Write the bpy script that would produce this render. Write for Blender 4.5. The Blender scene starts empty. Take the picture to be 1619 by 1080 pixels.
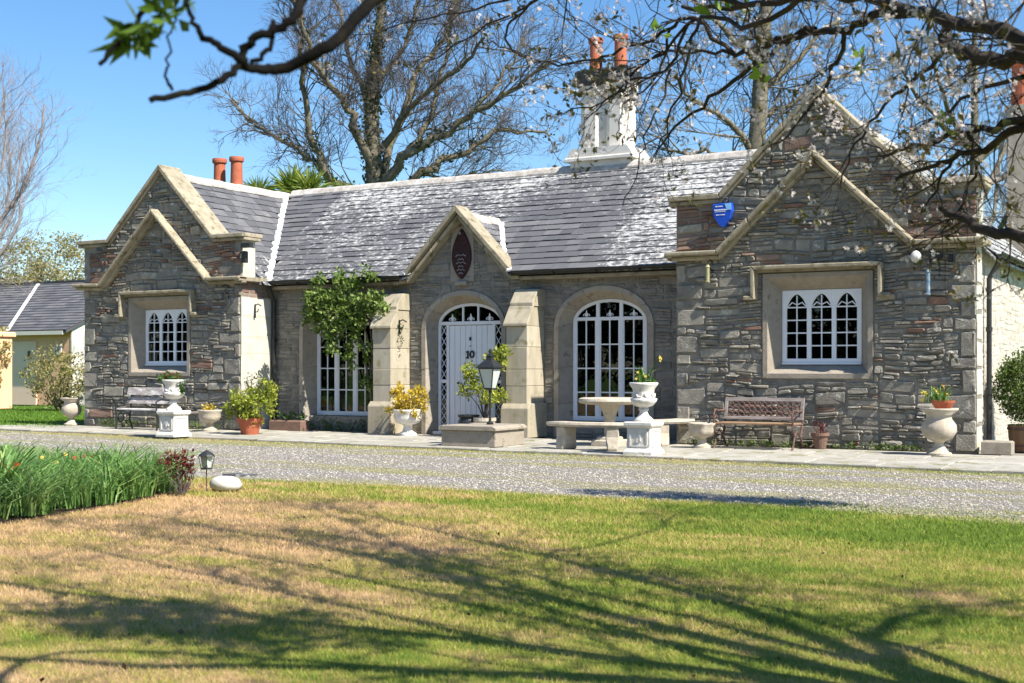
import bpy, bmesh, math, random
import numpy as np
from mathutils import Vector, Matrix, noise as mnoise

random.seed(7)
rs = np.random.RandomState(11)
sc = bpy.context.scene
COL = sc.collection
PI = math.pi

# ------------------------------------------------------------------ camera, sky, sun, exposure
cd = bpy.data.cameras.new("camera")
cam = bpy.data.objects.new("camera", cd); COL.objects.link(cam)
cam.location = (13.5, -22.1, 1.31)
cam.rotation_euler = (math.radians(90), 0, math.radians(29.66))
cd.lens = 45.58; cd.sensor_width = 36; cd.shift_y = 0.0266
cd.clip_start = 0.1; cd.clip_end = 2000
cd.dof.use_dof = True; cd.dof.focus_distance = 22; cd.dof.aperture_fstop = 4.8
sc.camera = cam
SUN_EL, SUN_AZ = math.radians(48.5), math.radians(78.5)       # azimuth from -Y towards +X
sundir = Vector((math.sin(SUN_AZ)*math.cos(SUN_EL), -math.cos(SUN_AZ)*math.cos(SUN_EL), math.sin(SUN_EL)))
w = bpy.data.worlds.new("World"); sc.world = w; w.use_nodes = True
nt = w.node_tree; nt.nodes.clear()
sky = nt.nodes.new("ShaderNodeTexSky"); sky.sky_type = 'NISHITA'; sky.sun_disc = False
sky.sun_elevation = SUN_EL; sky.sun_rotation = math.atan2(sundir.x, sundir.y)
sky.air_density = 1.0; sky.dust_density = 0.25; sky.ozone_density = 4.0; sky.altitude = 60
bg = nt.nodes.new("ShaderNodeBackground"); bg.inputs[1].default_value = 0.098
wo = nt.nodes.new("ShaderNodeOutputWorld")
hs = nt.nodes.new('ShaderNodeHueSaturation'); hs.inputs['Saturation'].default_value = 1.18
nt.links.new(sky.outputs[0], hs.inputs['Color']); nt.links.new(hs.outputs[0], bg.inputs[0]); nt.links.new(bg.outputs[0], wo.inputs[0])
sl = bpy.data.lights.new("sun", 'SUN'); sl.energy = 5.0; sl.angle = math.radians(0.53); sl.color = (1, 0.94, 0.84)
so = bpy.data.objects.new("sun", sl); COL.objects.link(so)
so.rotation_euler = sundir.to_track_quat('Z', 'Y').to_euler(); so.location = (30, -10, 40)
sc.view_settings.view_transform = 'Standard'; sc.view_settings.look = 'None'
sc.view_settings.exposure = 0.92; sc.view_settings.gamma = 1.0
sc.view_settings.use_curve_mapping = False

# ------------------------------------------------------------------ materials
def ramp(n, stops, interp='LINEAR'):
    r = n.new("ShaderNodeValToRGB"); cr = r.color_ramp; cr.interpolation = interp
    while len(cr.elements) > 1: cr.elements.remove(cr.elements[-1])
    cr.elements[0].position = stops[0][0]; cr.elements[0].color = (*stops[0][1], 1)
    for p, c in stops[1:]:
        e = cr.elements.new(p); e.color = (*c, 1)
    return r

def math_node(n, l, op, a, b=None, c=None, clamp=False):
    m = n.new("ShaderNodeMath"); m.operation = op; m.use_clamp = clamp
    for i, v in enumerate((a, b, c)):
        if v is None: continue
        if isinstance(v, (int, float)): m.inputs[i].default_value = v
        else: l.new(v, m.inputs[i])
    return m.outputs[0]

def noise_node(n, l, scale, detail=4, rough=.55, vec=None, dist=0.0):
    t = n.new("ShaderNodeTexNoise"); t.inputs['Scale'].default_value = scale
    t.inputs['Detail'].default_value = detail; t.inputs['Roughness'].default_value = rough
    t.inputs['Distortion'].default_value = dist
    if vec is not None: l.new(vec, t.inputs['Vector'])
    return t.outputs[0]

def newmat(name):
    m = bpy.data.materials.new(name); m.use_nodes = True
    n = m.node_tree.nodes; l = m.node_tree.links; n.clear()
    o = n.new("ShaderNodeOutputMaterial"); b = n.new("ShaderNodeBsdfPrincipled")
    l.new(b.outputs[0], o.inputs[0])
    g = n.new("ShaderNodeNewGeometry")
    return m, n, l, b, g.outputs['Position'], o

def mixc(n, l, fac, a, b):
    x = n.new("ShaderNodeMix"); x.data_type = 'RGBA'
    if isinstance(fac, (int, float)): x.inputs[0].default_value = fac
    else: l.new(fac, x.inputs[0])
    for i, v in ((6, a), (7, b)):
        if isinstance(v, tuple): x.inputs[i].default_value = (*v, 1)
        else: l.new(v, x.inputs[i])
    return x.outputs[2]

def mat(name, stops, nscale=3., rndw=.0, rough=.85, bump=0., bscale=30., spec=.3, metal=0., stretch=None, dirt=None, coat=0.):
    """colour = ramp(noise * (1-rndw) + rnd * rndw); dirt = (colour, scale, threshold)"""
    m, n, l, b, pos, o = newmat(name)
    vec = pos
    if stretch:
        mp = n.new("ShaderNodeMapping"); mp.inputs['Scale'].default_value = stretch
        l.new(pos, mp.inputs[0]); vec = mp.outputs[0]
    nz = noise_node(n, l, nscale, 5, .6, vec)
    nz = math_node(n, l, 'MULTIPLY_ADD', nz, 2.0, -.5, clamp=True)
    f = nz
    if rndw > 0:
        at = n.new("ShaderNodeAttribute"); at.attribute_name = 'rnd'
        f = math_node(n, l, 'ADD', math_node(n, l, 'MULTIPLY', nz, 1-rndw), math_node(n, l, 'MULTIPLY', at.outputs['Fac'], rndw))
    r = ramp(n, stops); l.new(f, r.inputs[0]); colr = r.outputs[0]
    if dirt:
        dn = noise_node(n, l, dirt[1], 6, .65, pos)
        k = math_node(n, l, 'MULTIPLY', math_node(n, l, 'SUBTRACT', dn, dirt[2]), 9., clamp=True)
        colr = mixc(n, l, k, colr, dirt[0])
    l.new(colr, b.inputs['Base Color'])
    b.inputs['Roughness'].default_value = rough; b.inputs['Metallic'].default_value = metal
    b.inputs['Specular IOR Level'].default_value = spec; b.inputs['Coat Weight'].default_value = coat
    if bump:
        bp = n.new("ShaderNodeBump"); bp.inputs['Strength'].default_value = bump; bp.inputs['Distance'].default_value = .02
        l.new(noise_node(n, l, bscale, 6, .7, vec), bp.inputs['Height']); l.new(bp.outputs[0], b.inputs['Normal'])
    return m

def leafmat(name, stops, trans=.35, rough=.5, nscale=1.5):
    m, n, l, b, pos, o = newmat(name)
    at = n.new("ShaderNodeAttribute"); at.attribute_name = 'rnd'
    nz = math_node(n, l, 'MULTIPLY_ADD', noise_node(n, l, nscale, 3, .6, pos), 1.6, -.3, clamp=True)
    f = math_node(n, l, 'ADD', math_node(n, l, 'MULTIPLY', nz, .4), math_node(n, l, 'MULTIPLY', at.outputs['Fac'], .6))
    r = ramp(n, stops); l.new(f, r.inputs[0])
    l.new(r.outputs[0], b.inputs['Base Color']); b.inputs['Roughness'].default_value = rough
    b.inputs['Specular IOR Level'].default_value = .35
    t = n.new("ShaderNodeBsdfTranslucent"); l.new(r.outputs[0], t.inputs[0])
    mx = n.new("ShaderNodeMixShader"); mx.inputs[0].default_value = trans
    l.new(b.outputs[0], mx.inputs[1]); l.new(t.outputs[0], mx.inputs[2]); l.new(mx.outputs[0], o.inputs[0])
    return m

MT = {}
MT['rubble'] = mat('rubble_stone', [(0, (.13, .12, .105)), (.25, (.20, .185, .155)), (.5, (.27, .25, .21)), (.72, (.34, .31, .25)), (.86, (.42, .38, .30)), (.95, (.32, .20, .12)), (1, (.46, .43, .35))],
                   7, .5, .9, 1.2, 30, dirt=((.52, .51, .45), 9., .57))
MT['rubble_brown'] = mat('brown_rubble', [(0, (.15, .10, .08)), (.4, (.25, .15, .11)), (.7, (.30, .20, .15)), (1, (.34, .27, .21))], 5, .6, .9, 1., 30, dirt=((.22, .12, .07), 5, .58))
MT['rubble_coursed'] = mat('coursed_stone', [(0, (.15, .145, .13)), (.4, (.22, .21, .185)), (.7, (.29, .27, .23)), (.9, (.36, .33, .27)), (1, (.30, .16, .11))],  # main wall's coursed stone, duller than the wing rubble at its pale end
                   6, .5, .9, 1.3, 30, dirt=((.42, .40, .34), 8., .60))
MT['mortar'] = mat('mortar', [(0, (.17, .155, .13)), (.5, (.26, .24, .20)), (1, (.35, .32, .27))], 6, 0, .95, .8, 50)
MT['whitewash'] = mat('whitewashed_rubble', [(0, (.36, .30, .23)), (.35, (.52, .47, .40)), (1, (.66, .62, .56))], 6, .4, .9, 1., 26, dirt=((.27, .21, .15), 8, .58))
MT['dressed'] = mat('dressed_stone', [(0, (.27, .23, .18)), (.5, (.38, .335, .27)), (1, (.48, .43, .35))], 5, .35, .88, .7, 40, dirt=((.20, .175, .13), 5, .57))
MT['butt'] = mat('buttress_stone', [(0, (.32, .275, .19)), (.5, (.45, .40, .30)), (1, (.56, .51, .40))], 3, .35, .88, .6, 40, dirt=((.27, .25, .14), 4.2, .56), stretch=(2.2, 2.2, .5))
MT['quoin'] = mat('pale_quoin', [(0, (.42, .42, .34)), (.5, (.55, .53, .44)), (1, (.66, .63, .54))], 3, .3, .85, .5, 24, dirt=((.40, .34, .18), 3.5, .6))  # pale stone facing for the right-hand sides of the wings
MT['coping'] = mat('coping_stone', [(0, (.22, .19, .13)), (.45, (.34, .295, .21)), (1, (.47, .41, .30))], 5, .3, .92, .8, 40, dirt=((.15, .14, .08), 6, .54))
MT['white'] = mat('white_paint', [(0, (.80, .82, .84)), (1, (.87, .88, .89))], 3, 0, .4, .06, 20)
MT['castwhite'] = mat('white_cast_stone', [(0, (.56, .53, .48)), (.5, (.70, .67, .62)), (1, (.78, .76, .72))], 6, 0, .8, .4, 40, dirt=((.33, .30, .25), 11, .60))
MT['stack'] = mat('cream_chimney_render', [(0, (.60, .55, .47)), (.6, (.72, .68, .60)), (1, (.78, .75, .69))], 2.5, 0, .85, .15, 30)
MT['caststone'] = mat('cast_stone', [(0, (.36, .31, .23)), (.5, (.49, .43, .34)), (1, (.58, .53, .44))], 7, 0, .88, .5, 60, dirt=((.24, .22, .17), 11, .62))
MT['black'] = mat('black_iron', [(0, (.012, .013, .014)), (1, (.03, .032, .03))], 12, 0, .45, .15, 80, .5)
MT['darkiron'] = mat('gutter_black', [(0, (.014, .015, .016)), (1, (.035, .035, .034))], 8, 0, .5, .1, 40, .4)
MT['terracotta'] = mat('terracotta', [(0, (.36, .10, .05)), (.6, (.48, .145, .075)), (1, (.55, .21, .13))], 7, .2, .8, .3, 40, dirt=((.38, .17, .10), 12, .68))
MT['lead'] = mat('valley_mortar', [(0, (.6, .6, .6)), (1, (.78, .78, .76))], 6, 0, .7, .3, 30)
MT['cream'] = mat('cream_render', [(0, (.86, .48, .27)), (1, (.92, .56, .36))], 1.5, 0, .85, .15, 40)
MT['oldwood'] = mat('weathered_wood', [(0, (.30, .28, .26)), (.5, (.46, .44, .42)), (1, (.68, .66, .64))], 14, .2, .8, .5, 60, stretch=(.2, 1, 1.6))
MT['benchgrey'] = mat('greyed_wood', [(0, (.17, .14, .12)), (.5, (.30, .26, .24)), (1, (.50, .46, .44))], 14, .2, .8, .5, 60, stretch=(.2, 1, 1.6))
MT['slatwood'] = mat('lichened_white_slat', [(0, (.24, .20, .18)), (.45, (.42, .38, .36)), (.6, (.66, .64, .62)), (1, (.78, .77, .75))], 9, .2, .8, .4, 50, stretch=(.6, 1, 1.6))
MT['brownwood'] = mat('brown_wood', [(0, (.16, .09, .05)), (.5, (.30, .19, .11)), (1, (.46, .36, .25))], 12, .2, .75, .4, 60, stretch=(.2, 1, 1.6))
MT['rust'] = mat('rusty_casting', [(0, (.07, .04, .035)), (.5, (.15, .09, .075)), (1, (.26, .17, .14))], 14, .2, .8, .4, 60)
MT['soil'] = mat('soil', [(0, (.03, .022, .015)), (1, (.08, .06, .04))], 12, 0, .95, .8, 40)
MT['gablank'] = mat('dark_interior', [(0, (.015, .013, .012)), (1, (.03, .027, .022))], 2, 0, .9)
MT['curtain'] = mat('curtain', [(0, (.5, .48, .45)), (1, (.6, .58, .55))], 3, 0, .9)
MT['crest'] = mat('dark_red_plaque', [(0, (.012, .006, .006)), (.5, (.035, .010, .010)), (1, (.08, .018, .016))], 14, 0, .5, .3, 40)
MT['crestwhite'] = mat('plaque_relief', [(0, (.16, .14, .14)), (1, (.42, .40, .40))], 30, 0, .6)
MT['blue'] = mat('blue_plastic', [(0, (.01, .06, .42)), (1, (.015, .09, .55))], 5, 0, .35, 0, 1, .5)
MT['lightblue'] = mat('pale_blue_print', [(0, (.22, .5, .85)), (1, (.3, .6, .9))], 5, 0, .4)
MT['bark'] = mat('bark', [(0, (.07, .06, .045)), (.5, (.16, .14, .10)), (1, (.28, .25, .19))], 6, 0, .95, 1., 25, dirt=((.13, .15, .06), 4, .58))
MT['darkbark'] = mat('cherry_bark', [(0, (.022, .018, .015)), (.5, (.05, .04, .033)), (1, (.11, .09, .07))], 9, 0, .8, .9, 40, dirt=((.13, .14, .06), 7, .60))
MT['shadedbark'] = mat('shaded_black_bark', [(0, (.003, .003, .003)), (.6, (.009, .008, .007)), (1, (.025, .022, .014))], 9, 0, .9, .6, 40, spec=.1)  # low branch: the canopy's shade is put into its bark colour
MT['twig'] = mat('twig_bark', [(0, (.06, .05, .048)), (1, (.15, .125, .115))], 6, 0, .9)
MT['paletwig'] = mat('pale_twig', [(0, (.22, .19, .18)), (1, (.38, .34, .33))], 6, 0, .9)
MT['barrel'] = mat('barrel_wood', [(0, (.13, .08, .05)), (1, (.32, .2, .12))], 8, .3, .8, .4, 40, stretch=(2, 2, .3))
L = leafmat
MT['ivy'] = L('ivy_leaf', [(0, (.015, .028, .01)), (.5, (.045, .07, .02)), (1, (.12, .13, .04))])
MT['climber'] = L('climber_leaf', [(0, (.04, .08, .012)), (.4, (.12, .20, .03)), (.8, (.26, .34, .09)), (1, (.34, .20, .09))])
MT['yellowgreen'] = L('variegated_leaf', [(0, (.10, .16, .02)), (.4, (.28, .34, .04)), (1, (.52, .50, .09))])
MT['yellow'] = L('golden_leaf', [(0, (.22, .2, .02)), (.4, (.5, .38, .04)), (.85, (.70, .52, .06)), (1, (.7, .3, .05))])
MT['green'] = L('green_leaf', [(0, (.02, .06, .012)), (.5, (.06, .14, .025)), (1, (.13, .22, .05))])
MT['barrelbush'] = L('bush_leaf', [(0, (.03, .06, .012)), (.5, (.10, .16, .03)), (1, (.22, .28, .06))])
MT['bedleaf'] = L('strap_leaf', [(0, (.04, .11, .025)), (.4, (.12, .26, .055)), (.75, (.26, .40, .11)), (.92, (.42, .48, .20)), (1, (.52, .44, .24))], .3)
MT['palm'] = L('palm_leaf', [(0, (.05, .09, .015)), (.5, (.16, .24, .03)), (1, (.38, .38, .07))])
MT['blossom'] = L('white_petal', [(0, (.55, .42, .40)), (.4, (.72, .64, .62)), (.7, (.76, .72, .70)), (1, (.84, .83, .80))], .45)
MT['bronze'] = L('young_bronze_leaf', [(0, (.07, .05, .02)), (.45, (.13, .13, .03)), (1, (.27, .17, .07))], .4)
MT['lime'] = L('lime_leaf', [(0, (.12, .22, .02)), (.6, (.25, .42, .04)), (1, (.38, .5, .08))], .5)
MT['lowleaf'] = L('dark_lime_leaf', [(0, (.04, .08, .01)), (.6, (.10, .18, .02)), (1, (.22, .30, .05))], .4)
MT['shrubpale'] = L('pale_shrub_leaf', [(0, (.14, .15, .05)), (.5, (.32, .30, .10)), (1, (.50, .38, .22))])
MT['redleaf'] = L('red_leaf', [(0, (.06, .012, .012)), (.6, (.16, .03, .025)), (1, (.30, .08, .04))])
MT['redflower'] = L('red_flower', [(0, (.45, .05, .02)), (1, (.65, .16, .05))])
MT['daff'] = L('daffodil_petal', [(0, (.75, .55, .06)), (1, (.85, .72, .2))])
MT['deadleaf'] = L('dead_leaf', [(0, (.015, .01, .008)), (1, (.09, .05, .03))], .1)
MT['weed'] = L('weed_leaf', [(0, (.04, .08, .015)), (1, (.16, .22, .05))])

# slate: blue grey with patches of white lichen, and a paler right wing slope
m, n, l, b, pos, o = newmat('slate')
at = n.new("ShaderNodeAttribute"); at.attribute_name = 'rnd'
r = ramp(n, [(0, (.075, .076, .082)), (.4, (.108, .109, .117)), (.7, (.14, .139, .146)), (1, (.20, .195, .19))])
f = math_node(n, l, 'ADD', math_node(n, l, 'MULTIPLY', noise_node(n, l, 5, 4, .6, pos), .4), math_node(n, l, 'MULTIPLY', at.outputs['Fac'], .6))
l.new(f, r.inputs[0])
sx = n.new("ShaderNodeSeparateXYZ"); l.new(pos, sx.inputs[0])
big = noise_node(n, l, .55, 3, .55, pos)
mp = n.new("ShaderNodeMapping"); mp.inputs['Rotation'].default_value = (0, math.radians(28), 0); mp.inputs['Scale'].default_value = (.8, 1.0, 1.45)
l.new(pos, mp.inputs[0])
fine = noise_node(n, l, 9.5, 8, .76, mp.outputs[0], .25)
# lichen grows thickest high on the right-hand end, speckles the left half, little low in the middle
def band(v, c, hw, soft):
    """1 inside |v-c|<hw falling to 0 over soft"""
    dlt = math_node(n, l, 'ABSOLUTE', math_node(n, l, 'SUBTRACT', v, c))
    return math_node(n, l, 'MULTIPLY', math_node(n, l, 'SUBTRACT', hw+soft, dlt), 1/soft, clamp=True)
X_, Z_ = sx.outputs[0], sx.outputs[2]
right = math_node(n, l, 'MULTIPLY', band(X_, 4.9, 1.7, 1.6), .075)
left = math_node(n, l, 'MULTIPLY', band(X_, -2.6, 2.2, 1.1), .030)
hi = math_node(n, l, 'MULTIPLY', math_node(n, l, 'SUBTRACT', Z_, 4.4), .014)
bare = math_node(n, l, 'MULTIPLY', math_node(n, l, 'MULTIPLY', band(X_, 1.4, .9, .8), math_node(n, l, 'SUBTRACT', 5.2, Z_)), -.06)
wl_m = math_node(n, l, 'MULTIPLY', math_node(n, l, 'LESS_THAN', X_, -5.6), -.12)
wr_m = math_node(n, l, 'MULTIPLY', math_node(n, l, 'GREATER_THAN', X_, 7.35), .10)  # raises the pale cover over the right wing's outer slope
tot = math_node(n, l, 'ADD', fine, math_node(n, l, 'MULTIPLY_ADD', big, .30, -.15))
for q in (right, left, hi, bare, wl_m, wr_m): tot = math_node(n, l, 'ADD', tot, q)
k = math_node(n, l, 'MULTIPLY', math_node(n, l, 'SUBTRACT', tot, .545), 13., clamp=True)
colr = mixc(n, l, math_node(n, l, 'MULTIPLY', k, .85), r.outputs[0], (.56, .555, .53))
l.new(colr, b.inputs['Base Color']); b.inputs['Roughness'].default_value = .72; b.inputs['Specular IOR Level'].default_value = .25
bp = n.new("ShaderNodeBump"); bp.inputs['Strength'].default_value = .5; bp.inputs['Distance'].default_value = .012
l.new(noise_node(n, l, 18, 6, .6, pos), bp.inputs['Height']); l.new(bp.outputs[0], b.inputs['Normal'])
MT['slate'] = m
# ridge tiles: lichen nearly everywhere
MT['ridge'] = mat('ridge_lichen', [(0, (.2, .18, .16)), (.4, (.42, .38, .33)), (.7, (.56, .53, .48)), (1, (.66, .65, .61))], 7, .2, .85, .5, 40, dirt=((.30, .16, .08), 6, .66))

# glass
m, n, l, b, pos, o = newmat('window_glass')
gl = n.new("ShaderNodeBsdfGlossy"); gl.inputs['Roughness'].default_value = .015
tr = n.new("ShaderNodeBsdfTransparent"); tr.inputs[0].default_value = (.35, .37, .37, 1)
lw = n.new("ShaderNodeFresnel"); lw.inputs[0].default_value = 1.5
bp = n.new("ShaderNodeBump"); bp.inputs['Strength'].default_value = .08; bp.inputs['Distance'].default_value = .02
l.new(noise_node(n, l, 4, 2, .5, pos), bp.inputs['Height']); l.new(bp.outputs[0], gl.inputs['Normal'])
mx = n.new("ShaderNodeMixShader"); l.new(math_node(n, l, 'MULTIPLY_ADD', lw.outputs[0], 1.0, .02), mx.inputs[0])
l.new(tr.outputs[0], mx.inputs[1]); l.new(gl.outputs[0], mx.inputs[2]); l.new(mx.outputs[0], o.inputs[0])
MT['glass'] = m
m, n, l, b, pos, o = newmat('frosted_glass')
b.inputs['Base Color'].default_value = (.55, .6, .55, 1); b.inputs['Roughness'].default_value = .3
MT['frost'] = m

# lawn colour: tan dead patches, green growth; used by the turf sheet and by the blades
def lawn_material(name, blades):
    m, n, l, b, pos, o = newmat(name)
    s = n.new("ShaderNodeSeparateXYZ"); l.new(pos, s.inputs[0])
    mp = n.new("ShaderNodeMapping"); mp.inputs['Rotation'].default_value = (0, 0, math.radians(-25)); mp.inputs['Scale'].default_value = (.55, 1.3, 0)
    l.new(pos, mp.inputs[0])
    a1 = noise_node(n, l, 1.0, 6, .62, mp.outputs[0]); a2 = noise_node(n, l, 4.5, 4, .6, mp.outputs[0])
    f = math_node(n, l, 'ADD', math_node(n, l, 'MULTIPLY_ADD', a1, 1.15, -.2), math_node(n, l, 'MULTIPLY_ADD', a2, .60, -.12))
    # greener towards the drive (damp edge) and to the east under the tree
    edge = math_node(n, l, 'MULTIPLY', math_node(n, l, 'ADD', s.outputs[1], 12.6), .20)
    edge = math_node(n, l, 'MINIMUM', math_node(n, l, 'MAXIMUM', edge, 0), .20)
    east = math_node(n, l, 'MULTIPLY', math_node(n, l, 'SUBTRACT', s.outputs[0], 8.6), .075)
    east = math_node(n, l, 'MINIMUM', math_node(n, l, 'MAXIMUM', east, -.16), .13)
    f = math_node(n, l, 'ADD', math_node(n, l, 'ADD', f, edge), east)
    if blades:
        at = n.new("ShaderNodeAttribute"); at.attribute_name = 'rnd'
        f = math_node(n, l, 'ADD', f, math_node(n, l, 'MULTIPLY_ADD', at.outputs['Fac'], .36, -.18))
    f = math_node(n, l, 'MULTIPLY_ADD', f, 2.2, -.78, clamp=True)
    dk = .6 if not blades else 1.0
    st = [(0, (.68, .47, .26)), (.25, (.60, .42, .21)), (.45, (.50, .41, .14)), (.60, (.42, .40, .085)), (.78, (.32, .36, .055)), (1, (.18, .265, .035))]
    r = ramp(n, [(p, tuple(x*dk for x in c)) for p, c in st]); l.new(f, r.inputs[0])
    l.new(r.outputs[0], b.inputs['Base Color']); b.inputs['Roughness'].default_value = .7; b.inputs['Specular IOR Level'].default_value = .25
    if blades:
        t = n.new("ShaderNodeBsdfTranslucent"); l.new(r.outputs[0], t.inputs[0])
        mx = n.new("ShaderNodeMixShader"); mx.inputs[0].default_value = .3
        l.new(b.outputs[0], mx.inputs[1]); l.new(t.outputs[0], mx.inputs[2]); l.new(mx.outputs[0], o.inputs[0])
    else:
        bp = n.new("ShaderNodeBump"); bp.inputs['Strength'].default_value = .8; bp.inputs['Distance'].default_value = .02
        l.new(noise_node(n, l, 90, 4, .7, pos), bp.inputs['Height']); l.new(bp.outputs[0], b.inputs['Normal'])
    return m
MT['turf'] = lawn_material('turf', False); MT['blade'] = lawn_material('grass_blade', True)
MT['sidegrass'] = L('side_grass', [(0, (.07, .15, .012)), (.6, (.15, .28, .03)), (1, (.24, .36, .06))], .35)
MT['ground'] = mat('field_grass', [(0, (.06, .12, .02)), (.5, (.10, .18, .03)), (1, (.16, .22, .05))], .6, 0, .95, .6, 30)

# gravel: pale grey chippings with mossy tracks
def gravel_material(name, peb):
    m, n, l, b, pos, o = newmat(name)
    mp = n.new("ShaderNodeMapping"); mp.inputs['Rotation'].default_value = (0, 0, math.radians(3)); mp.inputs['Scale'].default_value = (.22, 1.5, 0)
    l.new(pos, mp.inputs[0])
    mo = noise_node(n, l, 1.0, 6, .62, mp.outputs[0])
    s = n.new("ShaderNodeSeparateXYZ"); l.new(pos, s.inputs[0])
    near = math_node(n, l, 'MULTIPLY', math_node(n, l, 'SUBTRACT', -8.7, s.outputs[1]), .07)
    near = math_node(n, l, 'MULTIPLY', math_node(n, l, 'MAXIMUM', near, 0), math_node(n, l, 'GREATER_THAN', s.outputs[0], 8.5))
    kerb = math_node(n, l, 'MULTIPLY', math_node(n, l, 'MAXIMUM', math_node(n, l, 'ADD', math_node(n, l, 'MULTIPLY_ADD', s.outputs[0], .075, 5.15), s.outputs[1]), 0), .14)
    k = math_node(n, l, 'MULTIPLY', math_node(n, l, 'SUBTRACT', math_node(n, l, 'ADD', math_node(n, l, 'ADD', mo, near), kerb), .475), 6, clamp=True)
    at = n.new("ShaderNodeAttribute"); at.attribute_name = 'rnd'
    if peb:
        r = ramp(n, [(0, (.10, .093, .085)), (.3, (.23, .212, .19)), (.65, (.37, .343, .31)), (.93, (.56, .52, .47)), (1, (.40, .27, .17))]); l.new(at.outputs['Fac'], r.inputs[0])
        trk = math_node(n, l, 'MULTIPLY', math_node(n, l, 'SUBTRACT', noise_node(n, l, 1.3, 5, .65, mp.outputs[0]), .47), 5, clamp=True)
        rr0 = mixc(n, l, math_node(n, l, 'MULTIPLY', trk, .5), r.outputs[0], (.20, .175, .14))
        base = mixc(n, l, math_node(n, l, 'MULTIPLY', k, .85), rr0, (.27, .25, .08))
    else:
        r = ramp(n, [(0, (.12, .11, .095)), (.5, (.27, .25, .22)), (1, (.44, .41, .37))])
        l.new(noise_node(n, l, 60, 4, .8, pos), r.inputs[0])
        base = mixc(n, l, math_node(n, l, 'MULTIPLY', k, .85), r.outputs[0], (.23, .22, .08))
        bp = n.new("ShaderNodeBump"); bp.inputs['Strength'].default_value = 1; bp.inputs['Distance'].default_value = .03
        l.new(noise_node(n, l, 45, 4, .8, pos), bp.inputs['Height']); l.new(bp.outputs[0], b.inputs['Normal'])
    l.new(base, b.inputs['Base Color']); b.inputs['Roughness'].default_value = .85
    return m
MT['gravel'] = gravel_material('gravel_base', False); MT['pebble'] = gravel_material('gravel_chipping', True)
MT['paving'] = mat('paving_slab', [(0, (.25, .23, .19)), (.5, (.37, .35, .30)), (1, (.48, .455, .40))], 5, .35, .9, .6, 40, dirt=((.22, .21, .10), 2.6, .54))

# ------------------------------------------------------------------ mesh helpers
def link(name, me, mt, parent, smooth):
    ob = bpy.data.objects.new(name, me); COL.objects.link(ob)
    if parent is not None: ob.parent = parent
    if mt is not None: me.materials.append(MT[mt] if isinstance(mt, str) else mt)
    if smooth: me.polygons.foreach_set('use_smooth', [True]*len(me.polygons))
    return ob

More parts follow.
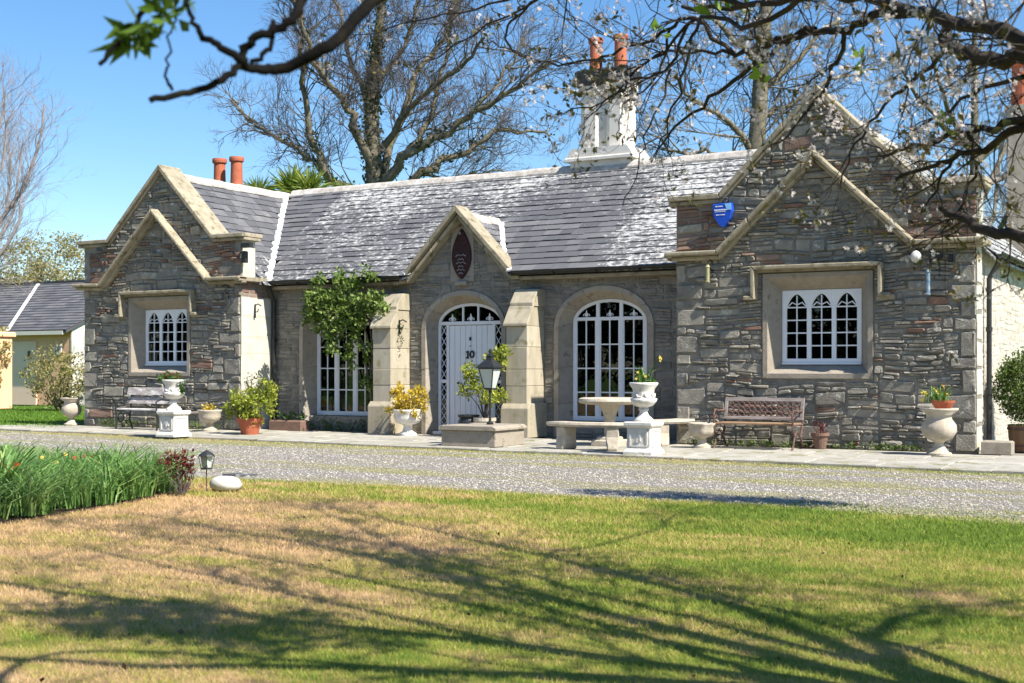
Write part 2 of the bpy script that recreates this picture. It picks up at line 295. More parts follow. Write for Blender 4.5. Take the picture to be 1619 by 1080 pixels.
class MB:
    def __init__(s): s.v = []; s.f = []; s.r = []; s.cr = 0.
    def add(s, vs, fs, rnd=None):
        o = len(s.v); s.v += [tuple(p) for p in vs]; s.f += [tuple(i+o for i in f) for f in fs]
        s.r += [s.cr if rnd is None else rnd]*len(vs); return s
    def box(s, x0, x1, y0, y1, z0, z1, rnd=None, bev=0.):
        if bev <= 0:
            return s.add([(x0,y0,z0),(x1,y0,z0),(x1,y1,z0),(x0,y1,z0),(x0,y0,z1),(x1,y0,z1),(x1,y1,z1),(x0,y1,z1)],
                         [(0,3,2,1),(4,5,6,7),(0,1,5,4),(1,2,6,5),(2,3,7,6),(3,0,4,7)], rnd)
        b = bev; vs = []
        for z, i in ((z0, 0), (z1-b, 0), (z1, b)):
            vs += [(x0+i+b*(i==0)*0, y0+i, z), (x1-i, y0+i, z), (x1-i, y1-i, z), (x0+i, y1-i, z)]
        fs = [(0,3,2,1),(8,9,10,11)]
        for k in (0, 4): fs += [(k+i, k+(i+1) % 4, k+4+(i+1) % 4, k+4+i) for i in range(4)]
        return s.add(vs, fs, rnd)
    def prism(s, poly, y0, y1, rnd=None, axis='y'):
        """poly: list of (a,b); axis y -> (a, y, b); axis x -> (y, a, b); axis z -> (a, b, y)"""
        n = len(poly)
        f = {'y': lambda a, b, t: (a, t, b), 'x': lambda a, b, t: (t, a, b), 'z': lambda a, b, t: (a, b, t)}[axis]
        vs = [f(a, b, y0) for a, b in poly] + [f(a, b, y1) for a, b in poly]
        fs = [tuple(range(n)), tuple(range(2*n-1, n-1, -1))] + [(i, i+n, (i+1) % n+n, (i+1) % n) for i in range(n)]
        return s.add(vs, fs, rnd)
    def tube(s, pts, rad, sides=6, cap=True, rnd=None):
        pts = [Vector(p) for p in pts]; n = len(pts); vs = []; fs = []
        if isinstance(rad, (int, float)): rad = [rad]*n
        a = None
        for i, p in enumerate(pts):
            d = (pts[min(i+1, n-1)]-pts[max(i-1, 0)])
            if d.length < 1e-9: d = Vector((0, 0, 1))
            d.normalize()
            if a is None:
                a = d.cross(Vector((0, 0, 1)) if abs(d.z) < .9 else Vector((1, 0, 0)))
            else: a = a - d*a.dot(d)
            if a.length < 1e-6: a = d.orthogonal()
            a.normalize(); bb = d.cross(a)
            for k in range(sides):
                t = 2*PI*k/sides; vs.append(p+(a*math.cos(t)+bb*math.sin(t))*rad[i])
        for i in range(n-1):
            for k in range(sides):
                k2 = (k+1) % sides
                fs.append((i*sides+k, i*sides+k2, (i+1)*sides+k2, (i+1)*sides+k))
        if cap: fs += [tuple(range(sides-1, -1, -1)), tuple(range((n-1)*sides, n*sides))]
        return s.add(vs, fs, rnd)
    def lathe(s, prof, seg=24, c=(0, 0, 0), flute=0, famp=0, frange=(0, 0), rnd=None, sq=False, rot=0.):
        vs = []; fs = []; n = len(prof)
        for r, z in prof:
            for k in range(seg):
                t = 2*PI*k/seg+rot
                rr = r
                if flute and frange[0] < z < frange[1]: rr = r*(1+famp*abs(math.sin(t*flute/2)))
                vs.append((c[0]+rr*math.cos(t), c[1]+rr*math.sin(t), c[2]+z))
        for i in range(n-1):
            for k in range(seg):
                k2 = (k+1) % seg
                fs.append((i*seg+k, i*seg+k2, (i+1)*seg+k2, (i+1)*seg+k))
        fs += [tuple(range(seg-1, -1, -1)), tuple(range((n-1)*seg, n*seg))]
        return s.add(vs, fs, rnd)
    def sweep(s, path, w, y0, y1, rnd=None):
        """bar of in-plane width w along an XZ path, mitred, from y0 to y1; path is the centre line"""
        n = len(path); up = []; dn = []
        for i, (x, z) in enumerate(path):
            def nrm(a, b):
                dx, dz = b[0]-a[0], b[1]-a[1]; q = math.hypot(dx, dz); return (-dz/q, dx/q)
            if i == 0: nx, nz = nrm(path[0], path[1]); k = 1
            elif i == n-1: nx, nz = nrm(path[-2], path[-1]); k = 1
            else:
                a = nrm(path[i-1], path[i]); b = nrm(path[i], path[i+1]); nx, nz = a[0]+b[0], a[1]+b[1]
                q = math.hypot(nx, nz); nx /= q; nz /= q; k = 1/max(.3, nx*a[0]+nz*a[1])
            up.append((x+nx*w/2*k, z+nz*w/2*k)); dn.append((x-nx*w/2*k, z-nz*w/2*k))
        for i in range(n-1):
            c = [dn[i], dn[i+1], up[i+1], up[i]]
            s.prism(c, y0, y1, rnd)
        return s
    def build(s, name, mt, parent=None, smooth=False, bevel=0.):
        me = bpy.data.meshes.new(name); me.from_pydata(s.v, [], s.f); me.update()
        a = me.attributes.new('rnd', 'FLOAT', 'POINT'); a.data.foreach_set('value', s.r)
        ob = link(name, me, mt, parent, smooth)
        if bevel > 0:
            md = ob.modifiers.new('edge', 'BEVEL'); md.width = bevel; md.segments = 1; md.limit_method = 'ANGLE'
        if smooth == 'auto':
            pass
        return ob

def npmesh(name, V, Fc, R, mt, parent=None, smooth=False):
    """V (n,3), Fc (m,k) faces, R (n,)"""
    me = bpy.data.meshes.new(name); nv, (nf, k) = len(V), Fc.shape
    me.vertices.add(nv); me.vertices.foreach_set('co', np.ascontiguousarray(V, dtype=np.float32).ravel())
    me.loops.add(nf*k); me.loops.foreach_set('vertex_index', np.ascontiguousarray(Fc, dtype=np.int32).ravel())
    me.polygons.add(nf); me.polygons.foreach_set('loop_start', np.arange(0, nf*k, k, dtype=np.int32))
    me.update(calc_edges=True)
    a = me.attributes.new('rnd', 'FLOAT', 'POINT'); a.data.foreach_set('value', np.ascontiguousarray(R, dtype=np.float32))
    return link(name, me, mt, parent, smooth)

def leaves(name, P, size, mt, parent=None, asp=.5, up=.3, fold=.25, dirs=None, var=.35):
    """kite-shaped folded leaves at points P"""
    P = np.asarray(P, dtype=float); n = len(P)
    D = rs.normal(size=(n, 3)); D[:, 2] += up
    if dirs is not None: D = D*.6+np.asarray(dirs)*1.3
    D /= np.linalg.norm(D, axis=1)[:, None]+1e-9
    S = np.cross(D, rs.normal(size=(n, 3))); S /= np.linalg.norm(S, axis=1)[:, None]+1e-9
    N = np.cross(D, S)
    sz = (size*(1+var*rs.uniform(-1, 1, n)))[:, None]
    a = P; bq = P+D*sz*.5+S*sz*asp*.5+N*sz*fold*.3; c = P+D*sz; d = P+D*sz*.5-S*sz*asp*.5+N*sz*fold*.3
    V = np.stack([a, bq, c, d], 1).reshape(-1, 3)
    i = np.arange(n)*4
    Fc = np.concatenate([np.stack([i, i+1, i+2], 1), np.stack([i, i+2, i+3], 1)])
    R = np.repeat(rs.uniform(0, 1, n), 4)
    return npmesh(name, V, Fc, R, mt, parent)

def blades(name, P, h, wd, mt, parent=None, lean=.35, seg=1, dirs=None, droop=0.):
    P = np.asarray(P, dtype=float); n = len(P)
    if P.shape[1] == 2: P = np.concatenate([P, np.zeros((n, 1))], 1)
    h = np.broadcast_to(np.asarray(h, dtype=float), (n,))[:, None]; wd = np.broadcast_to(np.asarray(wd, dtype=float), (n,))[:, None]
    az = rs.uniform(0, 2*PI, n)
    S = np.stack([np.cos(az), np.sin(az), 0*az], 1)
    Ld = rs.normal(size=(n, 3))*lean; Ld[:, 2] = 0
    if dirs is not None: Ld = Ld+dirs
    up = np.array([0, 0, 1.])
    if seg == 1:
        V = np.stack([P-S*wd/2, P+S*wd/2, P+(up+Ld)*h], 1).reshape(-1, 3); i = np.arange(n)*3
        return npmesh(name, V, np.stack([i, i+1, i+2], 1), np.repeat(rs.uniform(0, 1, n), 3), mt, parent)
    q1 = P+(up+Ld*.25)*h*.5; q2 = P+(up*.85+Ld*.9)*h; q3 = P+(up*(.95-droop)+Ld*1.9)*h*1.05
    V = np.stack([P-S*wd/2, P+S*wd/2, q1-S*wd/2, q1+S*wd/2, q2-S*wd*.4, q2+S*wd*.4, q3], 1).reshape(-1, 3); i = (np.arange(n)*7)[:, None]
    T = np.array([[0, 1, 3], [0, 3, 2], [2, 3, 5], [2, 5, 4], [4, 5, 6]])
    Fc = (i[:, :, None]+T[None]).reshape(-1, 3)
    return npmesh(name, V, Fc, np.repeat(rs.uniform(0, 1, n), 7), mt, parent)

def root(name, label, cat, loc=(0, 0, 0), rz=0., group=None):
    o = bpy.data.objects.new(name, None); COL.objects.link(o); o.location = loc; o.rotation_euler = (0, 0, rz)
    o.empty_display_size = .2
    o['label'] = label; o['category'] = cat
    if group: o['group'] = group
    return o
def tag(o, label=None, cat=None, group=None, kind=None):
    if label: o['label'] = label
    if cat: o['category'] = cat
    if group: o['group'] = group
    if kind: o['kind'] = kind
    return o
def dup(o, loc, rz=0., label=None):
    c = o.copy(); COL.objects.link(c); c.location = loc; c.rotation_euler = (0, 0, rz)
    if label: c['label'] = label
    for ch in list(o.children):
        k = ch.copy(); COL.objects.link(k); k.parent = c
        for g in list(ch.children):
            q = g.copy(); COL.objects.link(q); q.parent = k
    return c
def U(a, b): return random.uniform(a, b)

# ------------------------------------------------------------------ the setting: ground, drive, lawn, terrace
def te(x): return -3.75-.075*x                 # front edge of the terrace
def sheet(name, poly, z, mt, kind='structure'):
    b = MB(); b.add([(x, y, z) for x, y in poly], [tuple(range(len(poly)))]); return tag(b.build(name, mt), kind=kind)
g = MB(); N = 24
for i in range(N):
    a0, a1 = 2*PI*i/N, 2*PI*(i+1)/N
    for r0, r1 in ((0, 30), (30, 120), (120, 600)):
        g.add([(r0*math.cos(a0), r0*math.sin(a0), -.09), (r1*math.cos(a0), r1*math.sin(a0), -.09), (r1*math.cos(a1), r1*math.sin(a1), -.09), (r0*math.cos(a1), r0*math.sin(a1), -.09)], [(0, 1, 2, 3)])
tag(g.build('ground', 'ground'), kind='structure')
lawn_edge = [(-14, -9.9), (0, -10.5), (2.7, -10.25), (4.9, -10.02), (7.4, -10.08), (9.4, -9.9), (10.7, -10.15), (11.9, -10.25), (16, -10.8), (24, -11.4)]
def lawn_y(x):
    for (a, b), (c, d) in zip(lawn_edge, lawn_edge[1:]):
        if a <= x <= c: return b+(d-b)*(x-a)/(c-a)
    return -10.5
sheet('gravel_drive', [(-18, te(-18)+.2), (-18, -11.4), (26, -12.6), (26, te(26)+.2)], -.045, 'gravel')
def ragged(pts, amp, step=.35):
    out = []
    for (a, b), (c, d) in zip(pts, pts[1:]):
        k = max(1, int(math.hypot(c-a, d-b)/step))
        for i in range(k): out.append((a+(c-a)*i/k, b+(d-b)*i/k+U(-amp, amp)))
    return out+[pts[-1]]
sheet('lawn', ragged(lawn_edge, .06)+[(24, -45), (-14, -45)], -.03, 'turf')
sheet('side_lawn', [(-9.9, -1.4), (-11, te(-11)+.5), (-18, te(-18)+.6), (-60, 2), (-60, 40), (-9.9, 40)], -.035, 'sidegrass')
sheet('flower_bed_soil', [(4.3, -16), (4.15, -14.2), (3.85, -13), (3.5, -11.9), (3.1, -11.0), (2.2, -10.6), (0, -10.8), (-3, -11), (-3, -16)], -.024, 'soil')

terr = MB(); terr.prism([(-12, te(-12)+.06), (18, te(18)+.06), (18, 1), (-12, 1)], -.1, -.022, axis='z')
terrace = tag(terr.build('terrace', 'mortar'), kind='structure')
y_rows = [0, .62, 1.2, 1.75, 2.4, 3.1, 4.2]
x = -12.
ns = 0
for r in range(5):
    x = -12+U(0, .4)
    while x < 17.5:
        wd = U(.62, 1.1); ya = te(x)+y_rows[r]; yb = te(x)+y_rows[r+1]-.02
        cx = x+wd/2
        if yb > (-1.0 if (cx < -5 or cx > 4.7) and cx < 9.9 else -.05): yb = (-1.03 if (cx < -5 or cx > 4.7) and cx < 9.9 else -.05)
        if yb-ya > .12:
            s_ = MB(); hz = U(-.006, .008)
            s_.box(x+.01, x+wd-.01, ya+.01, yb, -.07, hz, U(0, 1), bev=.012)
            so_ = s_.build('paving_slab', 'paving', terrace); ns += 1
        x += wd

# ------------------------------------------------------------------ the stone house
LX0, LX1, RX0, RX1 = -9.83, -5.12, 4.8, 9.81
WY = -1.02
LC, RC, DC = -7.48, 7.29, -.2
house = root('stone_house', 'long single storey grey stone house with twin gabled wings and lichened slate roof', 'house', (0, 0, 0))
def part(b, name, mt, **k): return b.build(name, mt, house, **k)

OUT_L = [(-9.98, 4.14), (-9.0, 4.14), (-7.40, 5.70), (-5.86, 4.09), (-4.97, 4.09)]
OUT_R = [(4.68, 4.2), (5.62, 4.2), (7.3, 5.86), (8.98, 4.2), (9.95, 4.2)]
IN_L = [(-9.98, 3.19), (-9.13, 3.17), (-7.5, 4.76), (-5.93, 3.20), (-4.96, 3.20)]
IN_R = [(4.68, 3.26), (5.62, 3.26), (7.28, 4.82), (8.87, 3.28), (9.95, 3.28)]
DG = [(-1.62, 3.14), (-1.40, 3.17), (-.2, 4.42), (1.0, 3.17), (1.2, 3.14)]
def lerp_path(p, x):
    if x <= p[0][0]: return p[0][1]
    for (a, b), (c, d) in zip(p, p[1:]):
        if a <= x <= c: return b+(d-b)*(x-a)/max(1e-6, c-a)
    return p[-1][1]
def ell(x, c, hw, zs, rise):
    t = 1-((x-c)/hw)**2
    return zs+rise*math.sqrt(max(0, t))

def wall_mesh(name, x0, x1, top, opens, yf, yb, mt, extra=()):
    """opens: list of (xa, xb, zlow, ztopfn)"""
    xs = {x0, x1}; xs |= {e for e in extra if x0 < e < x1}
    for xa, xb, zl, zt in opens:
        for i in range(17): xs.add(xa+(xb-xa)*(.5-.5*math.cos(PI*i/16)))
    xs = sorted(xs); b = MB()
    def quadz(xa, xb, za0, zb0, za1, zb1):
        for y, flip in ((yf, 0), (yb, 1)):
            q = [(xa, y, za0), (xb, y, zb0), (xb, y, zb1), (xa, y, za1)]
            b.add(q if not flip else q[::-1], [(0, 1, 2, 3)])
    for xa, xb in zip(xs, xs[1:]):
        if xb-xa < 1e-5: continue
        xm = (xa+xb)/2; o = [q for q in opens if q[0] < xm < q[1]]
        if not o: quadz(xa, xb, -.05, -.05, top(xa), top(xb))
        else:
            _, _, zl, zt = o[0]
            if zl > -.04: quadz(xa, xb, -.05, -.05, zl, zl); b.add([(xa, yf, zl), (xb, yf, zl), (xb, yb, zl), (xa, yb, zl)], [(0, 1, 2, 3)])
            quadz(xa, xb, zt(xa), zt(xb), top(xa), top(xb))
            b.add([(xa, yf, zt(xa)), (xa, yb, zt(xa)), (xb, yb, zt(xb)), (xb, yf, zt(xb))], [(0, 1, 2, 3)])
        b.add([(xa, yf, top(xa)), (xb, yf, top(xb)), (xb, yb, top(xb)), (xa, yb, top(xa))], [(0, 1, 2, 3)])
    for xa, xb, zl, zt in opens:
        for xx in (xa, xb): b.add([(xx, yf, zl), (xx, yb, zl), (xx, yb, zt(xx)), (xx, yf, zt(xx))], [(0, 1, 2, 3)])
    for xx in (x0, x1): b.add([(xx, yf, -.05), (xx, yb, -.05), (xx, yb, top(xx)), (xx, yf, top(xx))], [(0, 1, 2, 3)])
    return part(b, name, mt)

AR = [(-3.33, 1.03, .18), (DC, .99, -.04), (2.9, 1.04, .18)]        # arched openings in the recessed wall
op_main = [(c-hw+.06, c+hw-.06, zb, (lambda x, c=c, hw=hw: ell(x, c, hw-.06, 2.1, .72))) for c, hw, zb in AR]
main_wall = wall_mesh('recessed_front_wall', LX1, RX0, lambda x: max(3.2, lerp_path(DG, x) if -1.4 < x < 1.0 else 3.2), op_main, 0, .4, 'mortar', extra=(-1.4, -.2, 1.0))
tag(main_wall, 'recessed middle wall of coursed grey stone')
def wing(c, x0, x1, OUT, nm, lab):
    op = [(c-.85, c+.85, 1.22, lambda x: 2.84)]
    return tag(wall_mesh(nm, x0, x1, lambda x: lerp_path(OUT, x), op, WY, WY+.42, 'mortar', extra=[p[0] for p in OUT]), lab)
wl = wing(LC, LX0, LX1, OUT_L, 'gable_wall', 'left gable wall of rough grey rubble')
wr = wing(RC, RX0, RX1, OUT_R, 'gable_wall', 'right gable wall of rough grey rubble')
# side, back and return walls
sw = MB()
sw.box(LX0, LX0+.4, WY+.42, 7.5, -.05, 3.2); sw.box(LX1-.4, LX1, WY+.42, 0, -.05, 3.2)
sw.box(RX0, RX0+.4, WY+.42, 0, -.05, 3.2)
sw.box(LX0+.4, RX1-.4, 7.1, 7.5, -.05, 3.2)
for c, z, x0, x1 in ((-7.45, 5.55, LX0, LX1), (7.3, 5.68, RX0, RX1)): sw.prism([(x0, 3.2), (x1, 3.2), (c, z)], 7.1, 7.5)
part(sw, 'side_wall', 'mortar')
sr = MB(); sr.box(RX1-.4, RX1, WY+.42, 7.5, -.05, 3.25)
side_r = tag(part(sr, 'side_wall', 'whitewash'), 'whitewashed side wall facing the barrel')

STONES = []      # (pixel area, verts, faces, rnd, material, wall)
CAMP = np.array([13.5, -22.1, 1.31])
def add_stone(quad2, place, prot, wall, mt, rnd=None, rough=.45):
    """quad2: outline (u,v) list of 4 corners; place(u,v,d)->xyz, d = distance proud of the wall"""
    (ua, va), (ub, vb), (uc, vc), (ud, vd) = quad2
    W_, H_ = abs(ub-ua), abs(vd-va); m_ = min(W_, H_)
    r = min(.35*m_, .03)
    pts = []
    cs = [(ua, va), (ub, vb), (uc, vc), (ud, vd)]; cu, cv = sum(p[0] for p in cs)/4, sum(p[1] for p in cs)/4
    jt = m_*.09
    for i, (pu, pv) in enumerate(cs):
        su = 1 if pu < cu else -1; sv = 1 if pv < cv else -1
        a = (pu+su*r*U(.3, 1.6), pv+U(0, jt)*sv); c_ = (pu+U(0, jt)*su, pv+sv*r*U(.3, 1.4))
        pts += [c_, a] if i in (0, 2) else [a, c_]
    # order: corner0 (c,a) corner1 (a,c) corner2 (c,a) corner3 (a,c) -> go round
    vs = [place(u, v, -.01) for u, v in pts]
    tilt_u, tilt_v = U(-rough, rough)*prot, U(-rough*.5, rough)*prot
    ring = []
    for u, v in pts:
        k = U(.74, .9); uu, vv = cu+(u-cu)*max(k, 1-.03/W_*1.3), cv+(v-cv)*max(k*.95, 1-.03/H_)
        ring.append(place(uu, vv, prot*(.85+.3*random.random())+tilt_u*(uu-cu)/(W_/2)+tilt_v*(vv-cv)/(H_/2)))
    vs += ring
    vs.append(place(cu+U(-.25, .25)*W_, cv+U(-.2, .2)*H_, prot*(U(.9, 1.4) if m_ < .11 else U(.96, 1.1))))
    fs = [(i, (i+1) % 8, (i+1) % 8+8, i+8) for i in range(8)]+[(8+i, 8+(i+1) % 8, 16) for i in range(8)]
    c3 = np.array(place(cu, cv, 0)); d = np.linalg.norm(c3-CAMP)
    STONES.append(((W_*H_)/d**2, vs, fs, random.random() if rnd is None else rnd, mt, wall))

def course_wall(z0, z1, spans, place, wall, mtf, hs=(.05, .20), ws=(.14, .55), prot=(.012, .05), gap=.008, bands=None):
    """random rubble: bands broken into blocks, every block with its own thin and thick layers"""
    us = [p for zz in (z0+.1, (z0+z1)/2) for sp in spans(zz) for p in sp] or [0, 1]
    umin, umax = min(us)-.2, max(us)+.2
    def pl2(u, v, d):
        wv = .022*math.sin(u*2.3+v*1.7+1)+.014*math.sin(u*5.1-v*2.2)
        k = min(1, v/.3, max(0, (z1-v))/.2); return place(u, v+wv*max(0, k), d)
    z = z0
    while z < z1-.03:
        H = U(.20, .42)*(bands(z) if bands else 1); H = min(H, z1-z) if z1-z-H > .1 else z1-z
        u = umin
        while u < umax:
            B = U(.35, 1.0); ub_ = u+B
            v = z
            while v < z+H-.01:
                t = random.random()
                h = U(hs[0], hs[0]+(hs[1]-hs[0])*.35) if t < .5 else (U(hs[0], hs[1]) if t < .85 else U(hs[1], hs[1]*1.7))
                if z+H-v-h < hs[0]*.8: h = z+H-v
                za, zb = v+gap/2, v+h-gap/2
                for a in spans(za):
                    for b_ in spans(zb):
                        lo, hi = max(a[0], b_[0], u), min(a[1], b_[1], ub_)
                        if hi-lo < .05: continue
                        q = lo
                        while q < hi-.01:
                            wd = U(ws[0], ws[1])*(.55+h*4.5)
                            if hi-q-wd < .1: wd = hi-q
                            jl = [U(-.007, .007) for _ in range(4)]
                            add_stone([(q+gap/2, za+jl[0]), (q+wd-gap/2, za+jl[1]), (q+wd-gap/2, zb+jl[2]), (q+gap/2, zb+jl[3])], pl2, U(*prot), wall, mtf(q+wd/2, v))
                            q += wd
                v += h
            u = ub_
        z += H

def spans_cut(x0, x1, holes):
    out = [(x0, x1)]
    for a, b in holes:
        new = []
        for lo, hi in out:
            if b <= lo or a >= hi: new.append((lo, hi)); continue
            if a > lo: new.append((lo, a))
            if b < hi: new.append((b, hi))
        out = new
    return out
def path_span(p, z):
    """x-range under the gable path at height z"""
    n_ = 240; xs = [p[0][0]+(p[-1][0]-p[0][0])*i/n_ for i in range(n_+1)]
    ok = [q for q in xs if lerp_path(p, q)-.04 > z]
    return (min(ok), max(ok)) if ok else None
QU = {}
for wk, (xa_, xb_) in (('L', (LX0, LX1)), ('R', (RX0, RX1))):
    for side in (0, 1):
        z = 0.; k_ = 0
        while z < 3.1:
            h = min(U(.12, .42), 3.12-z); h = 3.12-z if 3.12-z-h < .12 else h
            QU.setdefault((wk, side), []).append((z, z+h, U(.16, .30) if k_ % 2 else U(.34, .62))); z += h; k_ += 1
def wing_spans(c, x0, x1, OUT):
    def f(z):
        sp = path_span(OUT, z)
        if not sp: return []
        lo, hi = max(x0, sp[0]), min(x1, sp[1])
        h = [(c-.93, c+.93)] if 1.13 < z < 2.9 else []
        wk = 'L' if x0 < 0 else 'R'
        for za, zb, w_ in QU[(wk, 0)]:
            if za <= z < zb: h.append((x0-.1, x0+w_))
        for za, zb, w_ in QU[(wk, 1)]:
            if za <= z < zb: h.append((x1-w_, x1+.1))
        return spans_cut(lo, hi, h)
    return f
front = lambda u, v, d: (u, WY-d, v)
def mt_r(u, v): return 'rubble_brown' if (v > 3.2 and (u < 5.6 or u > 8.7) and random.random() < .93) or random.random() < .05 else 'rubble'
def mt_l(u, v): return 'rubble_brown' if (v > 3.2 and (u < -8.9 or u > -5.9) and random.random() < .7) or random.random() < .06 else 'rubble'
bandsW = lambda z: 1.8 if z < .55 else (1.25 if z < 2.4 else .8)
course_wall(0, 5.8, wing_spans(RC, RX0, RX1, OUT_R), front, wr, mt_r, (.035, .15), (.16, .55), (.006, .05), .005, bands=bandsW)
course_wall(0, 5.65, wing_spans(LC, LX0, LX1, OUT_L), front, wl, mt_l, (.035, .15), (.16, .55), (.006, .05), .005, bands=bandsW)
for wl_, wk, xa_, xb_ in ((wl, 'L', LX0, LX1), (wr, 'R', RX0, RX1)):
    for side in (0, 1):
        for za, zb, w_ in QU[(wk, side)]:
            a_, b_ = (xa_, xa_+w_-.005) if side == 0 else (xb_-w_+.005, xb_)
            add_stone([(a_, za+.004), (b_, za+.004), (b_, zb-.004), (a_, zb-.004)], front, U(.02, .05), wl_, 'rubble', U(.15, .85), .35)
def main_spans(z):
    h = []
    for c, hw, zb in AR:
        if z < zb-.02: continue
        if z < 2.1: h.append((c-hw, c+hw))
        elif z < 2.1+.78: t = math.sqrt(max(0, 1-((z-2.1)/.78)**2)); h.append((c-hw*t, c+hw*t))
    h += [(-1.95, -1.49), (1.16, 1.64)] if z < 2.85 else []
    if z > 3.2:
        sp = path_span(DG, z); return [sp] if sp else []
    return spans_cut(LX1, RX0, h)
course_wall(0, 4.35, main_spans, lambda u, v, d: (u, -d, v), main_wall, lambda u, v: 'rubble_coursed', (.045, .12), (.16, .5), (.006, .024))
# whitewashed flank of the right wing, and left wing return
course_wall(0, 3.15, lambda z: [(-.62, 7.4)], lambda u, v, d: (RX1+d, u, v), side_r, lambda u, v: 'whitewash', (.07, .2), (.15, .5), (.002, .007), .004)
course_wall(2.86, 4.0, lambda z: [(WY, -.02 if z < 3.1 else WY+.4)], lambda u, v, d: (LX1+d, u, v), wl, lambda u, v: 'rubble_brown', (.07, .12), (.2, .4), (.004, .014))
for k, (za, zb) in enumerate(((0, .525), (.525, .985), (.985, 1.625), (1.625, 1.955), (1.955, 2.425), (2.425, 2.84))):
    add_stone([(WY-.02, za), (-.06, za), (-.06, zb), (WY-.02, zb)], lambda u, v, d: (LX1+d*.35+.006, u, v), .015, wl, 'quoin', .4+.1*k, .05)
for z in np.arange(0, 3.1, .44):
    add_stone([(WY-.02, z), (-.64, z), (-.64, z+.43), (WY-.02, z+.43)], lambda u, v, d: (RX1+d*.6, u, v), .02, wr, 'quoin', .5, .1)

STONES.sort(key=lambda s_: -s_[0])
for s_ in STONES[:300]:
    b = MB(); b.add(s_[1], s_[2], s_[3]); b.build('stone', s_[4], s_[5])
b = MB(); mi = []; names = ['rubble', 'rubble_brown', 'rubble_coursed', 'whitewash', 'quoin']
for s_ in STONES[300:]:
    b.add(s_[1], s_[2], s_[3]); mi += [names.index(s_[4])]*len(s_[2])
ob = b.build('rubble_stone', None, house); ob['kind'] = 'stuff'
for q in names: ob.data.materials.append(MT[q])
ob.data.polygons.foreach_set('material_index', mi); ob.data.update()

b = MB(); b.box(LX1, LX1+.008, WY-.005, -.06, 0, 2.84); b.build('quoin_bed', 'quoin', wl)
# copings, string courses and gable mouldings
def segs(path, w, y0, y1, name, mt, bev=.012, step=.85):
    """mitred bar split into separate lengths of stone with fine joints"""
    n = len(path); up = []; dn = []
    def nrm(a, b):
        dx, dz = b[0]-a[0], b[1]-a[1]; q = math.hypot(dx, dz); return (-dz/q, dx/q)
    for i, (x, z) in enumerate(path):
        a = nrm(path[max(i-1, 0)], path[max(i, 1)]); b = nrm(path[min(i, n-2)], path[min(i+1, n-1)]); nx, nz = a[0]+b[0], a[1]+b[1]
        q = math.hypot(nx, nz); nx /= q; nz /= q; k = 1/max(.3, nx*a[0]+nz*a[1])
        up.append((x+nx*w/2*k, z+nz*w/2*k)); dn.append((x-nx*w/2*k, z-nz*w/2*k))
    lp = lambda a, b, t: (a[0]+(b[0]-a[0])*t, a[1]+(b[1]-a[1])*t)
    for i in range(n-1):
        L_ = math.hypot(path[i+1][0]-path[i][0], path[i+1][1]-path[i][1]); m_ = max(1, round(L_/step*U(.9, 1.1))); e = .0025/L_
        for j in range(m_):
            t0, t1 = j/m_+(e if j else 0), (j+1)/m_-(e if j < m_-1 else 0); jj = U(-.004, .004)
            b = MB(); b.prism([lp(dn[i], dn[i+1], t0), lp(dn[i], dn[i+1], t1), lp(up[i], up[i+1], t1), lp(up[i], up[i+1], t0)], y0+jj, y1, random.random())
            part(b, name, mt, bevel=bev)
for OUT in (OUT_L, OUT_R):
    up = [(x, z+.06) for x, z in OUT]
    segs(up, .085, WY-.13, WY+.52, 'gable_coping', 'coping')
    segs([(x, z-.02) for x, z in OUT], .06, WY-.07, WY+.47, 'coping_bed', 'coping', .008)
for IN in (IN_L, IN_R):
    segs([(x, z+.03) for x, z in IN], .075, WY-.27, WY-.002, 'gable_moulding', 'coping', .02)
    segs([(x, z-.045) for x, z in IN], .075, WY-.15, WY-.002, 'gable_moulding', 'coping', .02)
# moulding returns round the wing corners
for q in ((LX1-.001, LX1+.16, WY-.24, -.02, 3.16, 3.26), (RX1, RX1+.14, WY-.24, -.55, 3.24, 3.34), (RX0-.14, RX0, WY-.24, -.02, 3.22, 3.3)):
    b = MB(); b.box(*q); part(b, 'corner_moulding', 'coping', bevel=.015)
# parapet block flanks
for q in ((LX1-.002, LX1+.02, WY+.02, WY+.42, 3.27, 4.05), (RX1-.002, RX1+.02, WY+.02, WY+.42, 3.35, 4.13)):
    b = MB(); b.box(*q); part(b, 'parapet_flank', 'quoin')
# porch gablet coping
segs([(x, z+.08) for x, z in DG[1:4]], .09, -.34, .12, 'porch_coping', 'coping', .012)
segs([(-1.62, 3.09), (-1.42, 3.09), (-.2, 4.34), (1.02, 3.09), (1.2, 3.09)], .07, -.24, -.004, 'porch_moulding', 'coping')
for q in ((LX1+.02, -1.63, -.22, -.004, 3.03, 3.1), (1.21, RX0-.02, -.22, -.004, 3.03, 3.1)):
    b = MB(); b.box(*q); part(b, 'eaves_moulding', 'coping', bevel=.01)
